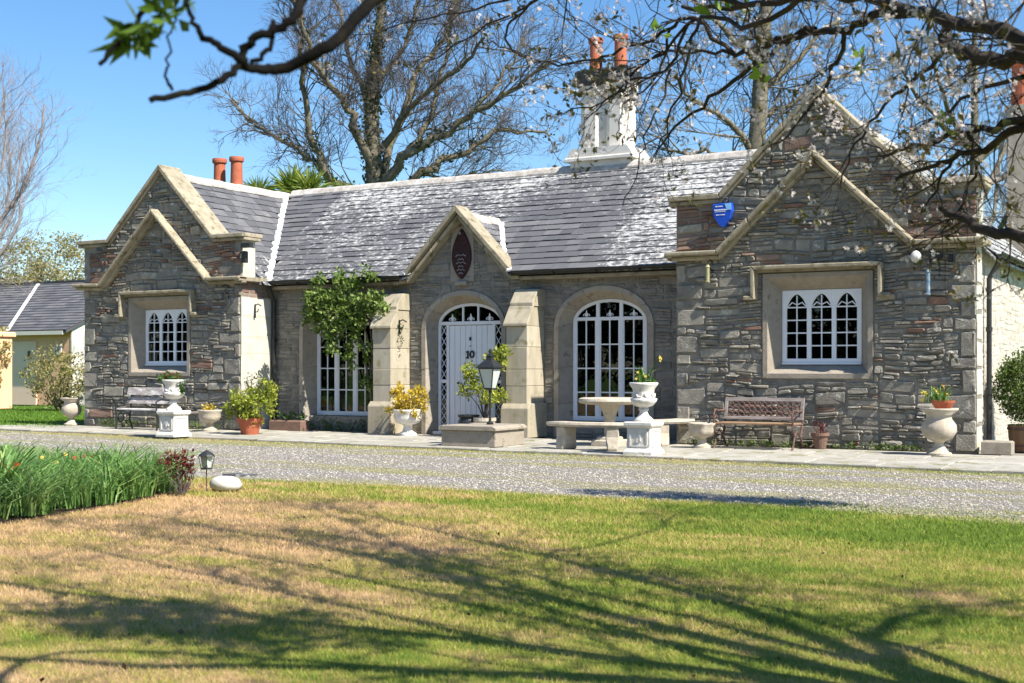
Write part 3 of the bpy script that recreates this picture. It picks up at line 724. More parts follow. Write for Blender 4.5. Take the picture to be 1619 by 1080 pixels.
# half-round gutters and brackets
def gutter(p0, p1, r=.065):
    b = MB(); p0, p1 = Vector(p0), Vector(p1); d = (p1-p0).normalized(); s_ = Vector((d.y, -d.x, 0))
    n_ = 8; vs = []; 
    for p in (p0, p1):
        for k in range(n_+1):
            t = PI*k/n_
            vs.append(p+s_*math.cos(t)*r+Vector((0, 0, -1))*math.sin(t)*r)
        for k in range(n_, -1, -1):
            t = PI*k/n_
            vs.append(p+s_*math.cos(t)*(r-.012)+Vector((0, 0, -1))*math.sin(t)*(r-.012))
    m_ = 2*(n_+1)
    fs = [(k, (k+1) % m_, (k+1) % m_+m_, k+m_) for k in range(m_)]
    b.add(vs, fs)
    q = 0
    L_ = (p1-p0).length
    while q < L_:
        c = p0+d*q; b.box(c.x-.015, c.x+.015, c.y-.07, c.y+.12, c.z-.085, c.z-.06); q += .9
    return b
part(gutter((LX1+.05, -.33, 3.2), (-1.5, -.33, 3.2)), 'gutter', 'darkiron'); part(gutter((1.1, -.33, 3.2), (RX0-.02, -.33, 3.2)), 'gutter', 'darkiron')
part(gutter((RX1+.23, -.5, 3.16), (RX1+.23, 7.5, 3.16)), 'gutter', 'darkiron')
def downpipe(x, y, z1, swan):
    b = MB(); b.tube([(x+swan[0], y+swan[1], z1+.0), (x+swan[0], y+swan[1], z1-.12), (x, y, z1-.38), (x, y, .1), (x-.0, y-.1, .03)], .04, 10)
    for z in (.9, 1.9): b.lathe([(.052, 0), (.052, .07)], 10, (x, y, z))
    return part(b, 'downpipe', 'darkiron')
downpipe(LX1+.12, -.09, 3.16, (.06, -.24)); downpipe(RX1+.09, -.48, 3.12, (.14, .02)); downpipe(RX0-.1, -.09, 3.16, (0, -.24))

# ------------------------------------------------------------------ roofs
EV = (-.34, 3.19); RG = (3.35, 5.66)
def z_main(y): return EV[1]+(y-EV[0])*(RG[1]-EV[1])/(RG[0]-EV[0])
def z_wl(x): return 5.60-abs(x+7.45)*.972
def z_wr(x): return 5.73-abs(x-7.3)*.972
rf = MB()
def slab(pts, t=.04): rf.add([p for p in pts]+[(p[0], p[1], p[2]-t) for p in pts], [tuple(range(len(pts))), tuple(range(2*len(pts)-1, len(pts)-1, -1))]+[(i, i+len(pts), (i+1) % len(pts)+len(pts), (i+1) % len(pts)) for i in range(len(pts))])
o_ = .03
yz = lambda z: EV[0]+(z-EV[1])*(RG[0]-EV[0])/(RG[1]-EV[1])
ya_ = yz(4.34)
slab([(LX1-2.3, EV[0]+.04, EV[1]-o_), (-1.4, EV[0]+.04, EV[1]-o_), (-.2, ya_, 4.34-o_), (-.2, RG[0], RG[1]-o_), (LX1-2.3, RG[0], RG[1]-o_)])
slab([(1.0, EV[0]+.04, EV[1]-o_), (RX0+2.4, EV[0]+.04, EV[1]-o_), (RX0+2.4, RG[0], RG[1]-o_), (-.2, RG[0], RG[1]-o_), (-.2, ya_, 4.34-o_)])
slab([(LX1-2.3, RG[0], RG[1]-o_), (RX0+2.4, RG[0], RG[1]-o_), (RX0+2.4, 7.6, 3.1), (LX1-2.3, 7.6, 3.1)])
for zf, c, x0, x1 in ((z_wl, -7.45, LX0-.12, LX1+.16), (z_wr, 7.3, RX0-.12, RX1+.2)):
    for xe in (x0, x1): slab([(xe, WY+.4, zf(xe)-o_), (c, WY+.4, zf(c)-o_), (c, 7.6, zf(c)-o_), (xe, 7.6, zf(xe)-o_)])
# porch gablet roof
slab([(-.2, -.02, 4.36), (-.2, 1.5, 4.36), (-1.42, -.02, 3.16)]); slab([(-.2, -.02, 4.36), (1.02, -.02, 3.16), (-.2, 1.5, 4.36)])
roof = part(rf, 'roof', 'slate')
SL = []
def slates(O, Uv, Vv, ul, vl, keep, gauge=.235, wr_=(.24, .42)):
    """O eave origin, Uv along the eave, Vv up the slope (unit), keep(point)->bool"""
    O, Uv, Vv = map(Vector, (O, Uv, Vv)); N_ = Uv.cross(Vv).normalized()
    if N_.z < 0: N_ = -N_
    v = 0; r_ = 0
    while v < vl:
        u = -U(0, .3)
        while u < ul:
            wd = U(*wr_); c = O+Uv*(u+wd/2)+Vv*(v+gauge/2)
            if keep(c):
                ln = min(gauge*1.12, vl-v+.02); lift = U(.014, .03); j = U(-.010, .010) if random.random() > .03 else U(-.06, -.02); hh = []
                for (uu, vv, nn) in ((u+.003, v+j, lift), (u+wd-.003, v+j+U(-.006, .006), lift), (u+wd-.003, v+ln, .002), (u+.003, v+ln, .002)):
                    hh.append(O+Uv*uu+Vv*vv+N_*nn)
                vs = hh+[p-N_*.013 for p in hh]
                SL.append((wd/(c-Vector(CAMP)).length**2, vs, c))
            u += wd
        v += gauge; r_ += 1
vm = Vector((0, RG[0]-EV[0], RG[1]-EV[1])); lm = vm.length
slates((LX1-2.4, EV[0], EV[1]), (1, 0, 0), vm.normalized(), RX0-LX1+2.5, lm-.05,
       lambda p: p.z > z_wl(p.x)-.02 and not (p.x > RX0+.05) and not (abs(p.x+.2) < (4.36-p.z)*1.02 and p.z < 4.36))
vL = Vector((-(2.45), 0, 2.45*.972)); eL = -7.45+2.45+.13
slates((eL, WY+.5, z_wl(eL)), (0, 1, 0), vL.normalized(), 4.4, (eL+7.45)*math.sqrt(1+.972**2)-.03, lambda p: p.z > z_main(p.y)-.02 and p.y > WY+.5)
eR = RX1+.18
slates((eR, WY+.5, z_wr(eR)), (0, 1, 0), vL.normalized(), 8, (eR-7.3)*math.sqrt(1+.972**2)-.03, lambda p: p.y > WY+.5)
for sgn in (1, -1):
    vP = Vector((-sgn*1.2, 0, 1.2)).normalized()
    slates((-.2+sgn*1.2, .1, 3.17), (0, 1, 0), vP, 1.6, 1.66, lambda p: p.z > z_main(p.y)+.03 and p.y > .1, .2, (.2, .3))
SL.sort(key=lambda s_: -s_[0])
FB = [(0, 1, 2, 3), (7, 6, 5, 4), (0, 4, 5, 1), (1, 5, 6, 2), (2, 6, 7, 3), (3, 7, 4, 0)]
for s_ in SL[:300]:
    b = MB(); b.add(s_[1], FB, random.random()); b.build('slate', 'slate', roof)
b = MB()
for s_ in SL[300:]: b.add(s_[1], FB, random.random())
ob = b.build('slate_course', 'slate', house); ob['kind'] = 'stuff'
# ridge tiles, valleys
def ridge(p0, p1, step=.45, name='ridge_tile', r=.12):
    p0, p1 = Vector(p0), Vector(p1); L_ = (p1-p0).length; n_ = int(L_/step); d = (p1-p0)/n_
    for i in range(n_):
        b = MB(); a = p0+d*i; c = a+d*.985; s_ = Vector((d.y, -d.x, 0)).normalized()
        z = U(-.008, .008); vs = []
        for p in (a, c):
            for k, hgt in ((-r, -.10), (-r*.45, .0), (0, .045), (r*.45, .0), (r, -.10)): vs.append(p+s_*k+Vector((0, 0, hgt+z)))
            for k, hgt in ((r, -.14), (-r, -.14)): vs.append(p+s_*k+Vector((0, 0, hgt+z)))
        b.add(vs, [(k, k+1, k+8, k+7) for k in range(6)]+[(6, 0, 7, 13), (0, 1, 2, 3, 4, 5, 6), (13, 12, 11, 10, 9, 8, 7)], random.random())
        b.build(name, 'ridge', roof)
ridge((-7.3, 3.35, 5.72), (4.9, 3.35, 5.75)); ridge((-7.45, WY+.55, 5.66), (-7.45, 3.4, 5.66)); ridge((7.3, WY+.55, 5.79), (7.3, 7.5, 5.79))
ridge((-.2, .15, 4.42), (-.2, 1.4, 4.42), .35, r=.08)
def strip(pts, w_, name):
    b = MB()
    for a, c in zip(pts, pts[1:]):
        a, c = Vector(a), Vector(c); d = (c-a).normalized(); s_ = Vector((d.y, -d.x, 0)).normalized()*w_/2
        b.add([a-s_, a+s_, c+s_, c-s_]+[p-Vector((0, 0, .03)) for p in (a-s_, a+s_, c+s_, c-s_)], FB)
    return part(b, name, 'lead')
VZ = .05
xv = lambda y: -7.45+(5.60-z_main(y))/.972
strip([(xv(y), y, z_main(y)+VZ) for y in (-.36, .6, 1.6, 2.6, 3.3)], .17, 'valley')
yv = lambda z: EV[0]+(z-EV[1])*(RG[0]-EV[0])/(RG[1]-EV[1])
strip([(1.04, yv(3.2), 3.24), (.4, yv(3.78), 3.82), (-.12, yv(4.34), 4.38)], .10, 'valley')
strip([(-1.44, yv(3.2), 3.24), (-.28, yv(4.34), 4.38)], .10, 'valley')

# chimneys
def pot(x, y, z, h, r, parent):
    b = MB(); b.lathe([(r*.95, 0), (r*.86, .04), (r*.8, h*.5), (r*.78, h*.84), (r*.98, h*.86), (r*1.02, h*.93), (r*.98, h), (r*.74, h), (r*.7, h*.8)], 20, (x, y, z))
    return b.build('chimney_pot', 'terracotta', parent, smooth=False)
b = MB(); cxm, cym = 1.24, 3.7
b.box(cxm-.72, cxm+.72, cym-.42, cym+.42, 5.2, 5.84); b.box(cxm-.82, cxm+.82, cym-.52, cym+.52, 5.84, 5.92, bev=.02)
b.prism([(cxm-.80, 5.92), (cxm+.80, 5.92), (cxm+.66, 6.12), (cxm-.66, 6.12)], cym-.48, cym+.48)
for dx in (-.3, .3): b.lathe([(.33, 6.12), (.33, 7.28), (.38, 7.36), (.38, 7.5)], 8, (cxm+dx, cym, 0), rot=PI/8)
b.build('chimney', 'stack', house)['label'] = 'tall cream chimney with octagonal shafts'
ch2 = MB(); ch2.box(cxm-.64, cxm+.64, cym-.37, cym+.37, 7.5, 7.86, bev=.05); ch2.build('chimney_cap', 'darkiron', house)
for dx in (-.3, .3): pot(cxm+dx, cym, 7.86, .74, .17, house)
b = MB(); b.box(-10.2, -9.1, 3.3, 3.95, 3, 6.0); b.build('chimney', 'mortar', house)
for x_ in (-9.94, -9.36): pot(x_, 3.6, 6.0, .8, .19, house)
b = MB(); b.box(9.15, 9.8, 6.15, 6.85, 3.4, 6.6); b.box(9.1, 9.85, 6.1, 6.9, 6.6, 6.72); b.build('chimney', 'dressed', house)
pot(9.42, 6.5, 6.72, 1.0, .3, house)

# buttresses either side of the door
def buttress(x0, x1):
    F = -.68
    k = bpy.data.objects.new('buttress', None); COL.objects.link(k); k.parent = house
    zz = [.64, .98, 1.30, 1.72, 2.12]
    for za, zb in zip(zz, zz[1:]):
        b = MB(); jj = U(-.004, .004); b.box(x0+jj, x1+jj, F+U(-.004, .003), -.001, za+.0015, zb-.0015, U(0, 1)); b.build('ashlar_block', 'butt', k, bevel=.009)
    b = MB(); b.prism([(F, 2.12), (-.52, 2.50), (0, 2.50), (0, 2.12)], x0, x1, axis='x'); b.build('ashlar_block', 'butt', k, bevel=.009)
    q = MB(); q.prism([(F-.09, 0), (F-.09, .56), (F-.01, .65), (0, .65), (0, 0)], x0-.07, x1+.07, axis='x'); q.build('plinth', 'butt', k, bevel=.012)
    q = MB(); q.prism([(F-.06, 2.12), (F-.06, 2.17), (-.46, 2.56), (-.46, 2.48), (F-.03, 2.12)], x0-.035, x1+.035, axis='x'); q.build('weathering', 'butt', k, bevel=.008)
    q = MB(); q.prism([(-.50, 2.50), (-.50, 2.57), (-.28, 2.84), (0, 2.84), (0, 2.50)], x0-.02, x1+.02, axis='x'); q.build('weathering', 'butt', k, bevel=.008)
buttress(-1.94, -1.50); buttress(1.17, 1.63)

# arched surrounds
def arch_pts(c, hw, zb, zs, rise, n_=22):
    return [(c-hw, zb)]+[(c-hw*math.cos(PI*i/n_), zs+rise*math.sin(PI*i/n_)) for i in range(n_+1)]+[(c+hw, zb)]
def surround(c, hw, zb, name):
    b = MB()
    C_ = [(arch_pts(c, hw, zb, 2.1, .78), .01), (arch_pts(c, hw, zb, 2.1, .78), -.035), (arch_pts(c, hw-.10, zb, 2.12, .67), -.04), (arch_pts(c, hw-.11, zb, 2.12, .66), -.01), (arch_pts(c, .775, zb, 2.2, .44), .28), (arch_pts(c, .775, zb, 2.2, .44), .4)]
    n_ = len(C_[0][0]); lp = lambda a, b, t: (a[0]+(b[0]-a[0])*t, a[1]+(b[1]-a[1])*t)
    # jamb stones and voussoirs, each its own piece
    cuts = [(0, 1, t0, t1) for t0, t1 in ((0, .3), (.3, .62), (.62, 1))]+[(i, i+4, None, None) for i in (1, 5)]+[(9, 15, None, None)]+[(15, 19, None, None), (19, n_-2, None, None)]+[(n_-2, n_-1, t0, t1) for t0, t1 in ((0, .38), (.38, .7), (.7, 1))]
    sr_ = bpy.data.objects.new(name, None); COL.objects.link(sr_); sr_.parent = house
    for i0, i1, t0, t1 in cuts:
        b = MB(); jj = U(-.004, .004)
        for P_, y in C_:
            if t0 is not None: row = [lp(P_[i0], P_[i1], t0+.0015), lp(P_[i0], P_[i1], t1-.0015)]
            else:
                row = list(P_[i0:i1+1]); row[0] = lp(row[0], row[1], .025); row[-1] = lp(row[-1], row[-2], .025)
            m_ = len(row); b.add([(p[0], y+(jj if y < 0 else 0), p[1]) for p in row], [], U(0, 1) if False else .5+jj*100)
        for k in range(len(C_)-1):
            for i in range(m_-1): b.f.append((k*m_+i, k*m_+i+1, (k+1)*m_+i+1, (k+1)*m_+i))
        b.build('surround_stone', 'dressed', sr_)
for (c, hw, zb), nm in zip(AR, ('window_surround', 'door_surround', 'window_surround')): surround(c, hw, -.02 if nm == 'door_surround' else .0, nm)
# stone sills and panels under the two arched windows
for c in (-3.33, 2.9):
    b = MB(); b.box(c-.79, c+.79, .16, .38, -.02, .28); b.box(c-.79, c+.79, .0, .38, .18, .3, bev=.02); part(b, 'sill', 'dressed')

def pane(parent, poly, y):
    b = MB(); b.prism(poly, y, y+.006); b.build('pane', 'glass', parent)
def fleur(b, x, z, y, s=1.):
    b.prism([(x-.008*s, z), (x+.008*s, z), (x+.022*s, z+.06*s), (x, z+.13*s), (x-.022*s, z+.06*s)], y-.006, y+.006)
    for q in (-1, 1): b.tube([(x, y, z+.02*s), (x+q*.035*s, y, z+.062*s), (x+q*.06*s, y, z+.045*s), (x+q*.058*s, y, z+.02*s)], .009*s, 5)
    b.box(x-.04*s, x+.04*s, y-.006, y+.006, z+.018*s, z+.03*s)

def arched_window(c, zb=.31):
    y = .29; hw = .775; zt = 2.27
    wn = bpy.data.objects.new('window', None); COL.objects.link(wn); wn.parent = house
    b = MB(); b.sweep(arch_pts(c, hw-.03, zb, 2.2, .41), .06, y-.03, y+.03)
    b.box(c-hw+.055, c+hw-.055, y-.03, y+.03, zb, zb+.09); b.box(c-hw+.055, c+hw-.055, y-.032, y+.03, zt-.035, zt+.03)
    xs = [c-hw+.06, c-.27, c-.22, c+.22, c+.27, c+hw-.06]
    for k in (1, 3): b.box(xs[k]-.012, xs[k+1]+.012, y-.031, y+.03, zb+.08, min(2.62, ell(xs[k], c, hw, 2.2, .44)-.03))
    L3 = [(xs[0], xs[1]-.012), (xs[2]+.012, xs[3]-.012), (xs[4]+.012, xs[5])]
    b.build('frame', 'white', wn, bevel=.004)
    gb = MB(); z0, z1 = zb+.09, zt-.035
    for xa, xb in L3:
        m_ = (xa+xb)/2
        gb.box(xa, xa+.025, y-.022, y+.022, z0, z1); gb.box(xb-.025, xb, y-.022, y+.022, z0, z1)
        gb.box(m_-.012, m_+.012, y-.018, y+.018, z0, z1)
        for i in range(1, 4): zz = z0+(z1-z0)*i/4; gb.box(xa, xb, y-.019, y+.019, zz-.012, zz+.012)
        fleur(gb, m_, zt+.03, y, 1.1)
        for i in range(4):
            for (pa, pb) in ((xa+.025, m_-.012), (m_+.012, xb-.025)):
                za, zb_ = z0+(z1-z0)*i/4+.012, z0+(z1-z0)*(i+1)/4-.012
                pane(wn, [(pa, za), (pb, za), (pb, zb_), (pa, zb_)], y)
        top = [(xa+(xb-xa)*i/6, ell(xa+(xb-xa)*i/6, c, hw-.055, 2.2, .40)) for i in range(7)]
        top = [(p, max(q, zt+.035)) for p, q in top]
        pane(wn, [(xa, zt+.03), (xb, zt+.03)]+top[::-1], y)
    gb.build('glazing_bars', 'white', wn)
    return wn
tag(arched_window(-3.33), 'arched white window behind the climber'); tag(arched_window(2.9), 'arched white window behind the stone table')

def wing_window(c):
    yf, y = WY, WY+.27
    b = MB()
    R_ = [((c-.92, c+.92, 1.15, 2.90), yf-.0), ((c-.92, c+.92, 1.15, 2.90), yf-.035), ((c-.84, c+.84, 1.23, 2.83), yf-.035), ((c-.67, c+.67, 1.38, 2.63), y-.01), ((c-.67, c+.67, 1.38, 2.63), y+.12)]
    for (xa, xb, za, zb), yy in R_: b.add([(xa, yy, za), (xb, yy, za), (xb, yy, zb), (xa, yy, zb)], [])
    for k in range(len(R_)-1):
        for i in range(4): b.f.append((k*4+i, k*4+(i+1) % 4, (k+1)*4+(i+1) % 4, (k+1)*4+i))
    wn = bpy.data.objects.new('window', None); COL.objects.link(wn); wn.parent = house
    b.build('surround', 'dressed', wn)
    f = MB(); X0, X1, Z0, Z1 = c-.67, c+.67, 1.38, 2.63
    f.box(X0, X1, y-.03, y+.03, Z0, Z0+.1); f.box(X0, X1, y-.06, y-.03, Z0, Z0+.035)
    lw_ = .345; gp = (1.34-3*lw_)/4; zs = 2.34; za = 2.56
    gb = MB()
    xc = [X0+gp+(lw_+gp)*i for i in range(3)]
    xp = X0
    for xa in xc:
        f.box(xp, xa, y-.03, y+.03, Z0+.1, Z1); xp = xa+lw_
        m_ = xa+lw_/2
        def ap(t): return (xa+lw_/2*t, zs+(za-zs)*math.sin(t*PI/2)**.8)
        Lp = [ap(i/6) for i in range(7)]
        f.prism([(xa, Z1)]+[(p, q) for p, q in Lp]+[(m_, Z1)], y-.03, y+.03)
        f.prism([(2*m_-xa, Z1), (m_, Z1)]+[(2*m_-p, q) for p, q in Lp[::-1]], y-.03, y+.03)
        gb.box(m_-.009, m_+.009, y-.02, y+.02, Z0+.1, za-.02)
        # little cusped tracery in the head of each light
        gb.tube([(xa+.01, y, zs+.01), (xa+lw_*.25, y, zs+.085), (m_, y, zs+.045), (xa+lw_*.75, y, zs+.085), (xa+lw_-.01, y, zs+.01)], .012, 5)
        zz = [Z0+.1+(zs-Z0-.1)*i/4 for i in range(5)]
        for i in range(1, 5): gb.box(xa, xa+lw_, y-.019, y+.019, zz[i]-.011, zz[i]+.011)
        for i in range(4):
            for pa, pb in ((xa, m_-.009), (m_+.009, xa+lw_)): pane(wn, [(pa, zz[i]+.011*(i > 0)), (pb, zz[i]+.011*(i > 0)), (pb, zz[i+1]-.011), (pa, zz[i+1]-.011)], y)
        pane(wn, [(xa, zs+.011), (xa+lw_, zs+.011)]+[(2*m_-p, max(q, zs+.012)) for p, q in Lp]+[(p, max(q, zs+.012)) for p, q in Lp[::-1][1:]], y)
    f.box(xp, X1, y-.03, y+.03, Z0+.1, Z1)
    f.build('frame', 'white', wn, bevel=.004); gb.build('glazing_bars', 'white', wn)
    # label mould over it
    h = MB(); pth = [(c-1.22, 2.50), (c-1.06, 2.50), (c-1.06, 3.0), (c+1.06, 3.0), (c+1.06, 2.50), (c+1.22, 2.50)]
    h.sweep(pth, .07, yf-.19, yf-.001); hm = h.build('label_mould', 'coping', house, bevel=.015)
    h = MB(); h.sweep([(p+(.03 if p < c else -.03), q-.05 if q > 2.9 else q-.03) for p, q in pth[1:5]], .05, yf-.09, yf-.002); h.build('label_mould_bed', 'coping', hm)
    return wn
tag(wing_window(LC), 'three-light window of the left wing with pale curtains'); tag(wing_window(RC), 'three-light window of the right wing')
# rooms behind the glass, and curtains
for (x0, x1, y0, y1) in ((LX0+.42, LX1-.42, WY+.43, 2.2), (RX0+.42, RX1-.42, WY+.43, 2.2), (LX1+.05, RX0-.05, .42, 3.2)):
    b = MB(); b.add([(x0, y0, 0), (x1, y0, 0), (x1, y1, 0), (x0, y1, 0), (x0, y0, 3.0), (x1, y0, 3.0), (x1, y1, 3.0), (x0, y1, 3.0)],
                    [(0, 1, 2, 3), (4, 7, 6, 5), (1, 5, 6, 2), (2, 6, 7, 3), (3, 7, 4, 0)]); part(b, 'room', 'gablank')
def curtain(x0, x1, y, z0, z1):
    b = MB(); n_ = int((x1-x0)*60)+2; pts = []
    for i in range(n_): pts.append((x0+(x1-x0)*i/(n_-1), y+.03*math.sin(i*1.25)+U(-.004, .004)))
    for (a, c) in zip(pts, pts[1:]): b.add([(a[0], a[1], z0), (c[0], c[1], z0), (c[0], c[1], z1), (a[0], a[1], z1)], [(0, 1, 2, 3)])
    part(b, 'curtain', 'curtain')
curtain(-4.1, -3.75, .5, .3, 2.6); curtain(2.1, 2.33, .5, .3, 2.6); curtain(LC-.68, LC-.4, WY+.5, 1.3, 2.6)

# door with boards, sidelights and fanlight
dr = bpy.data.objects.new('door', None); COL.objects.link(dr); dr.parent = house; dr['label'] = 'white boarded front door'
y = .29
f = MB(); f.sweep(arch_pts(DC, .745, .03, 2.2, .41), .06, y-.03, y+.03); f.box(DC-.72, DC+.72, y-.034, y+.03, 2.2, 2.27); f.box(DC-.77, DC+.77, y-.25, y+.1, -.02, .035)
for xa in (DC-.575, DC+.515): f.box(xa, xa+.06, y-.031, y+.03, .035, 2.2)
for xa in (DC-.2, DC+.16): f.box(xa, xa+.04, y-.031, y+.03, 2.27, ell(xa, DC, .74, 2.2, .41)-.01)
for q in (-1, 1): f.box(DC+q*.645-.075, DC+q*.645+.075, y-.028, y+.028, 1.02, 1.09)
f.build('frame', 'white', dr, bevel=.004)
for xm in (DC-.44, DC, DC+.44): gb = MB(); fleur(gb, xm, 2.27, y-.01, 1.25); gb.build('fleur_de_lis', 'white', dr)
gb = MB()
for q in (-1, 1):
    xa, xb = DC+q*.645-.07, DC+q*.645+.07
    for z0, z1 in ((.06, 1.02), (1.09, 2.2)):
        nn = int((z1-z0)/.19); st = (z1-z0)/nn
        for i in range(nn):
            gb.tube([(xa, y-.008, z0+i*st), (xb, y-.008, z0+(i+1)*st)], .0075, 4); gb.tube([(xb, y-.008, z0+i*st), (xa, y-.008, z0+(i+1)*st)], .0075, 4)
        pane(dr, [(xa, z0), (xb, z0), (xb, z1), (xa, z1)], y+.004)
gb.build('lattice', 'white', dr)
for xa, xb in ((DC-.71, DC-.2), (DC-.16, DC+.16), (DC+.2, DC+.71)):
    tp = [(xa+(xb-xa)*i/6, max(2.28, ell(xa+(xb-xa)*i/6, DC, .715, 2.2, .38))) for i in range(7)]
    pane(dr, [(xa, 2.27), (xb, 2.27)]+tp[::-1], y)
nb = 8; bw = (1.03)/nb
for i in range(nb):
    b = MB(); xa = DC-.515+i*bw; b.box(xa+.003, xa+bw-.003, y-.008, y+.035, .04, 2.19); b.build('board', 'white', dr, bevel=.007)
b = MB(); b.lathe([(.012, 0), (.03, .01), (.02, .03)], 10, (0, 0, 0)); 
num = MB(); zc = 1.60
num.box(-.285, -.250, y-.03, y-.008, zc-.075, zc+.075); num.box(-.315, -.25, y-.03, y-.008, zc-.085, zc-.06); num.box(-.31, -.285, y-.03, y-.008, zc+.035, zc+.06)
num.tube([(-.17+.045*math.cos(t), y-.02, zc+.062*math.sin(t)) for t in np.linspace(0, 2*PI, 17)], .018, 6, cap=False)
num.build('house_number', 'black', dr)
b = MB(); b.box(-.225, -.19, y-.04, y-.008, 1.88, 1.95); b.box(-.22, -.20, y-.03, y-.008, 1.76, 1.78); b.tube([(-.48, y-.03, 1.02), (-.48, y-.06, 1.02)], .025, 8); b.build('door_furniture', 'black', dr)

# crest over the door
pl = MB(); n_ = 20
def vesica(c, z0, z1, hw, k=1.):
    L_ = []
    for i in range(n_+1):
        t = i/n_; L_.append((c-hw*math.sin(PI*t)**.75*(1.12-.35*t)*k, z0+(z1-z0)*t))
    return L_+[(2*c-p, q) for p, q in L_[::-1][1:-1]]
pl.prism(vesica(-.22, 3.10, 4.12, .24), -.07, -.02); pl.build('crest_plaque', 'crest', house, bevel=.012)
b = MB(); b.prism([(-.50, 3.06), (.06, 3.06), (.05, 3.9), (-.03, 4.16), (-.41, 4.16), (-.48, 3.9)], -.032, .0); b.box(-.34, -.08, -.12, .0, 2.98, 3.06); part(b, 'crest_backing', 'dressed', bevel=.01)
b = MB()
for i, (z, hw) in enumerate(((3.58, .12), (3.50, .07), (3.43, .11), (3.36, .06), (3.29, .09), (3.22, .05))):
    b.tube([(-.22-hw, -.078, z-.02), (-.22-hw*.4, -.085, z+.015), (-.22, -.085, z-.01), (-.22+hw*.4, -.085, z+.015), (-.22+hw, -.078, z-.02)], .009, 5)
b.lathe([(.0, -.03), (.028, -.01), (.028, .02), (0, .04)], 8, (-.24, -.085, 4.02)); part(b, 'crest_relief', 'crestwhite')

# blue shield alarm box on the parapet
b = MB(); sx0, sz = 5.68, 3.93
shp = [(-.17, .19), (.17, .20), (.185, .06), (.14, -.07), (.03, -.22), (-.05, -.18), (-.15, -.02)]
b.prism([(sx0+p, sz+q) for p, q in shp], WY-.14, WY-.02); ab = part(b, 'alarm_box', 'blue', bevel=.012)
b = MB(); b.prism([(sx0+.05, sz+.185), (sx0+.165, sz+.19), (sx0+.17, sz+.08), (sx0+.1, sz+.08)], WY-.145, WY-.1401); b.build('printed_flash', 'lightblue', ab)
b = MB()
for z, xa, xb, t in ((.145, -.11, .02, .018), (.085, -.13, .10, .022), (.055, -.12, .07, .01), (-.0, -.10, -.04, .016), (-.0, -.02, .06, .016)):
    xx = xa
    while xx < xb: ww = U(.012, .03); b.box(sx0+xx, sx0+min(xx+ww, xb), WY-.1445, WY-.1402, sz+z-t/2, sz+z+t/2); xx += ww+.006
b.build('printed_lettering', 'white', ab)
# security light on the left parapet, globe lamp, iron brackets, cables
b = MB(); b.box(-4.98, -4.74, -1.2, -1.08, 3.86, 3.97, bev=.02); b.tube([(-5.1, -1.0, 3.9), (-4.95, -1.1, 3.92)], .02, 6); b.box(-5.03, -4.93, -1.12, -1.02, 3.55, 3.8, bev=.02); part(b, 'security_light', 'black')
b = MB(); b.box(-9.2, -9.02, -1.25, -1.12, 3.98, 4.06); part(b, 'security_light', 'black')
b = MB(); b.lathe([(0, -.09), (.05, -.075), (.085, -.03), (.09, .02), (.06, .07), (.03, .1)], 16, (8.93, WY-.22, 3.07)); part(b, 'globe_lamp', 'castwhite', smooth=True)
b = MB(); b.tube([(8.93, WY, 3.2), (8.93, WY-.2, 3.2), (8.93, WY-.22, 3.15)], .015, 6); b.tube([(9.25, WY-.03, 3.2), (9.25, WY-.03, 2.75)], .018, 6); b.box(9.2, 9.3, WY-.12, WY-.02, 3.05, 3.12); b.box(9.4, 9.46, WY-.1, WY-.02, 2.98, 3.1); part(b, 'cable_bracket', 'black')
def hook(x, y_, z, d=(0, -1)):
    b = MB(); dx, dy = d
    b.tube([(x, y_, z-.15), (x, y_, z+.15)], .014, 6); b.tube([(x, y_, z+.12), (x+dx*.1, y_+dy*.1, z+.15), (x+dx*.22, y_+dy*.22, z+.10)], .012, 6)
    b.tube([(x, y_, z-.02), (x+dx*.09, y_+dy*.09, z-.02), (x+dx*.12, y_+dy*.12, z+.04)], .012, 6); return part(b, 'hanging_bracket', 'black')
hook(-5.08, -.62, 2.55, (1, -.3)); hook(5.47, WY-.03, 3.02); hook(9.12, WY-.03, 3.02); hook(-5.45, WY-.03, 2.95); hook(-8.95, WY-.03, 2.95)
hook(-1.48, -.4, 2.15, (1, -.3))

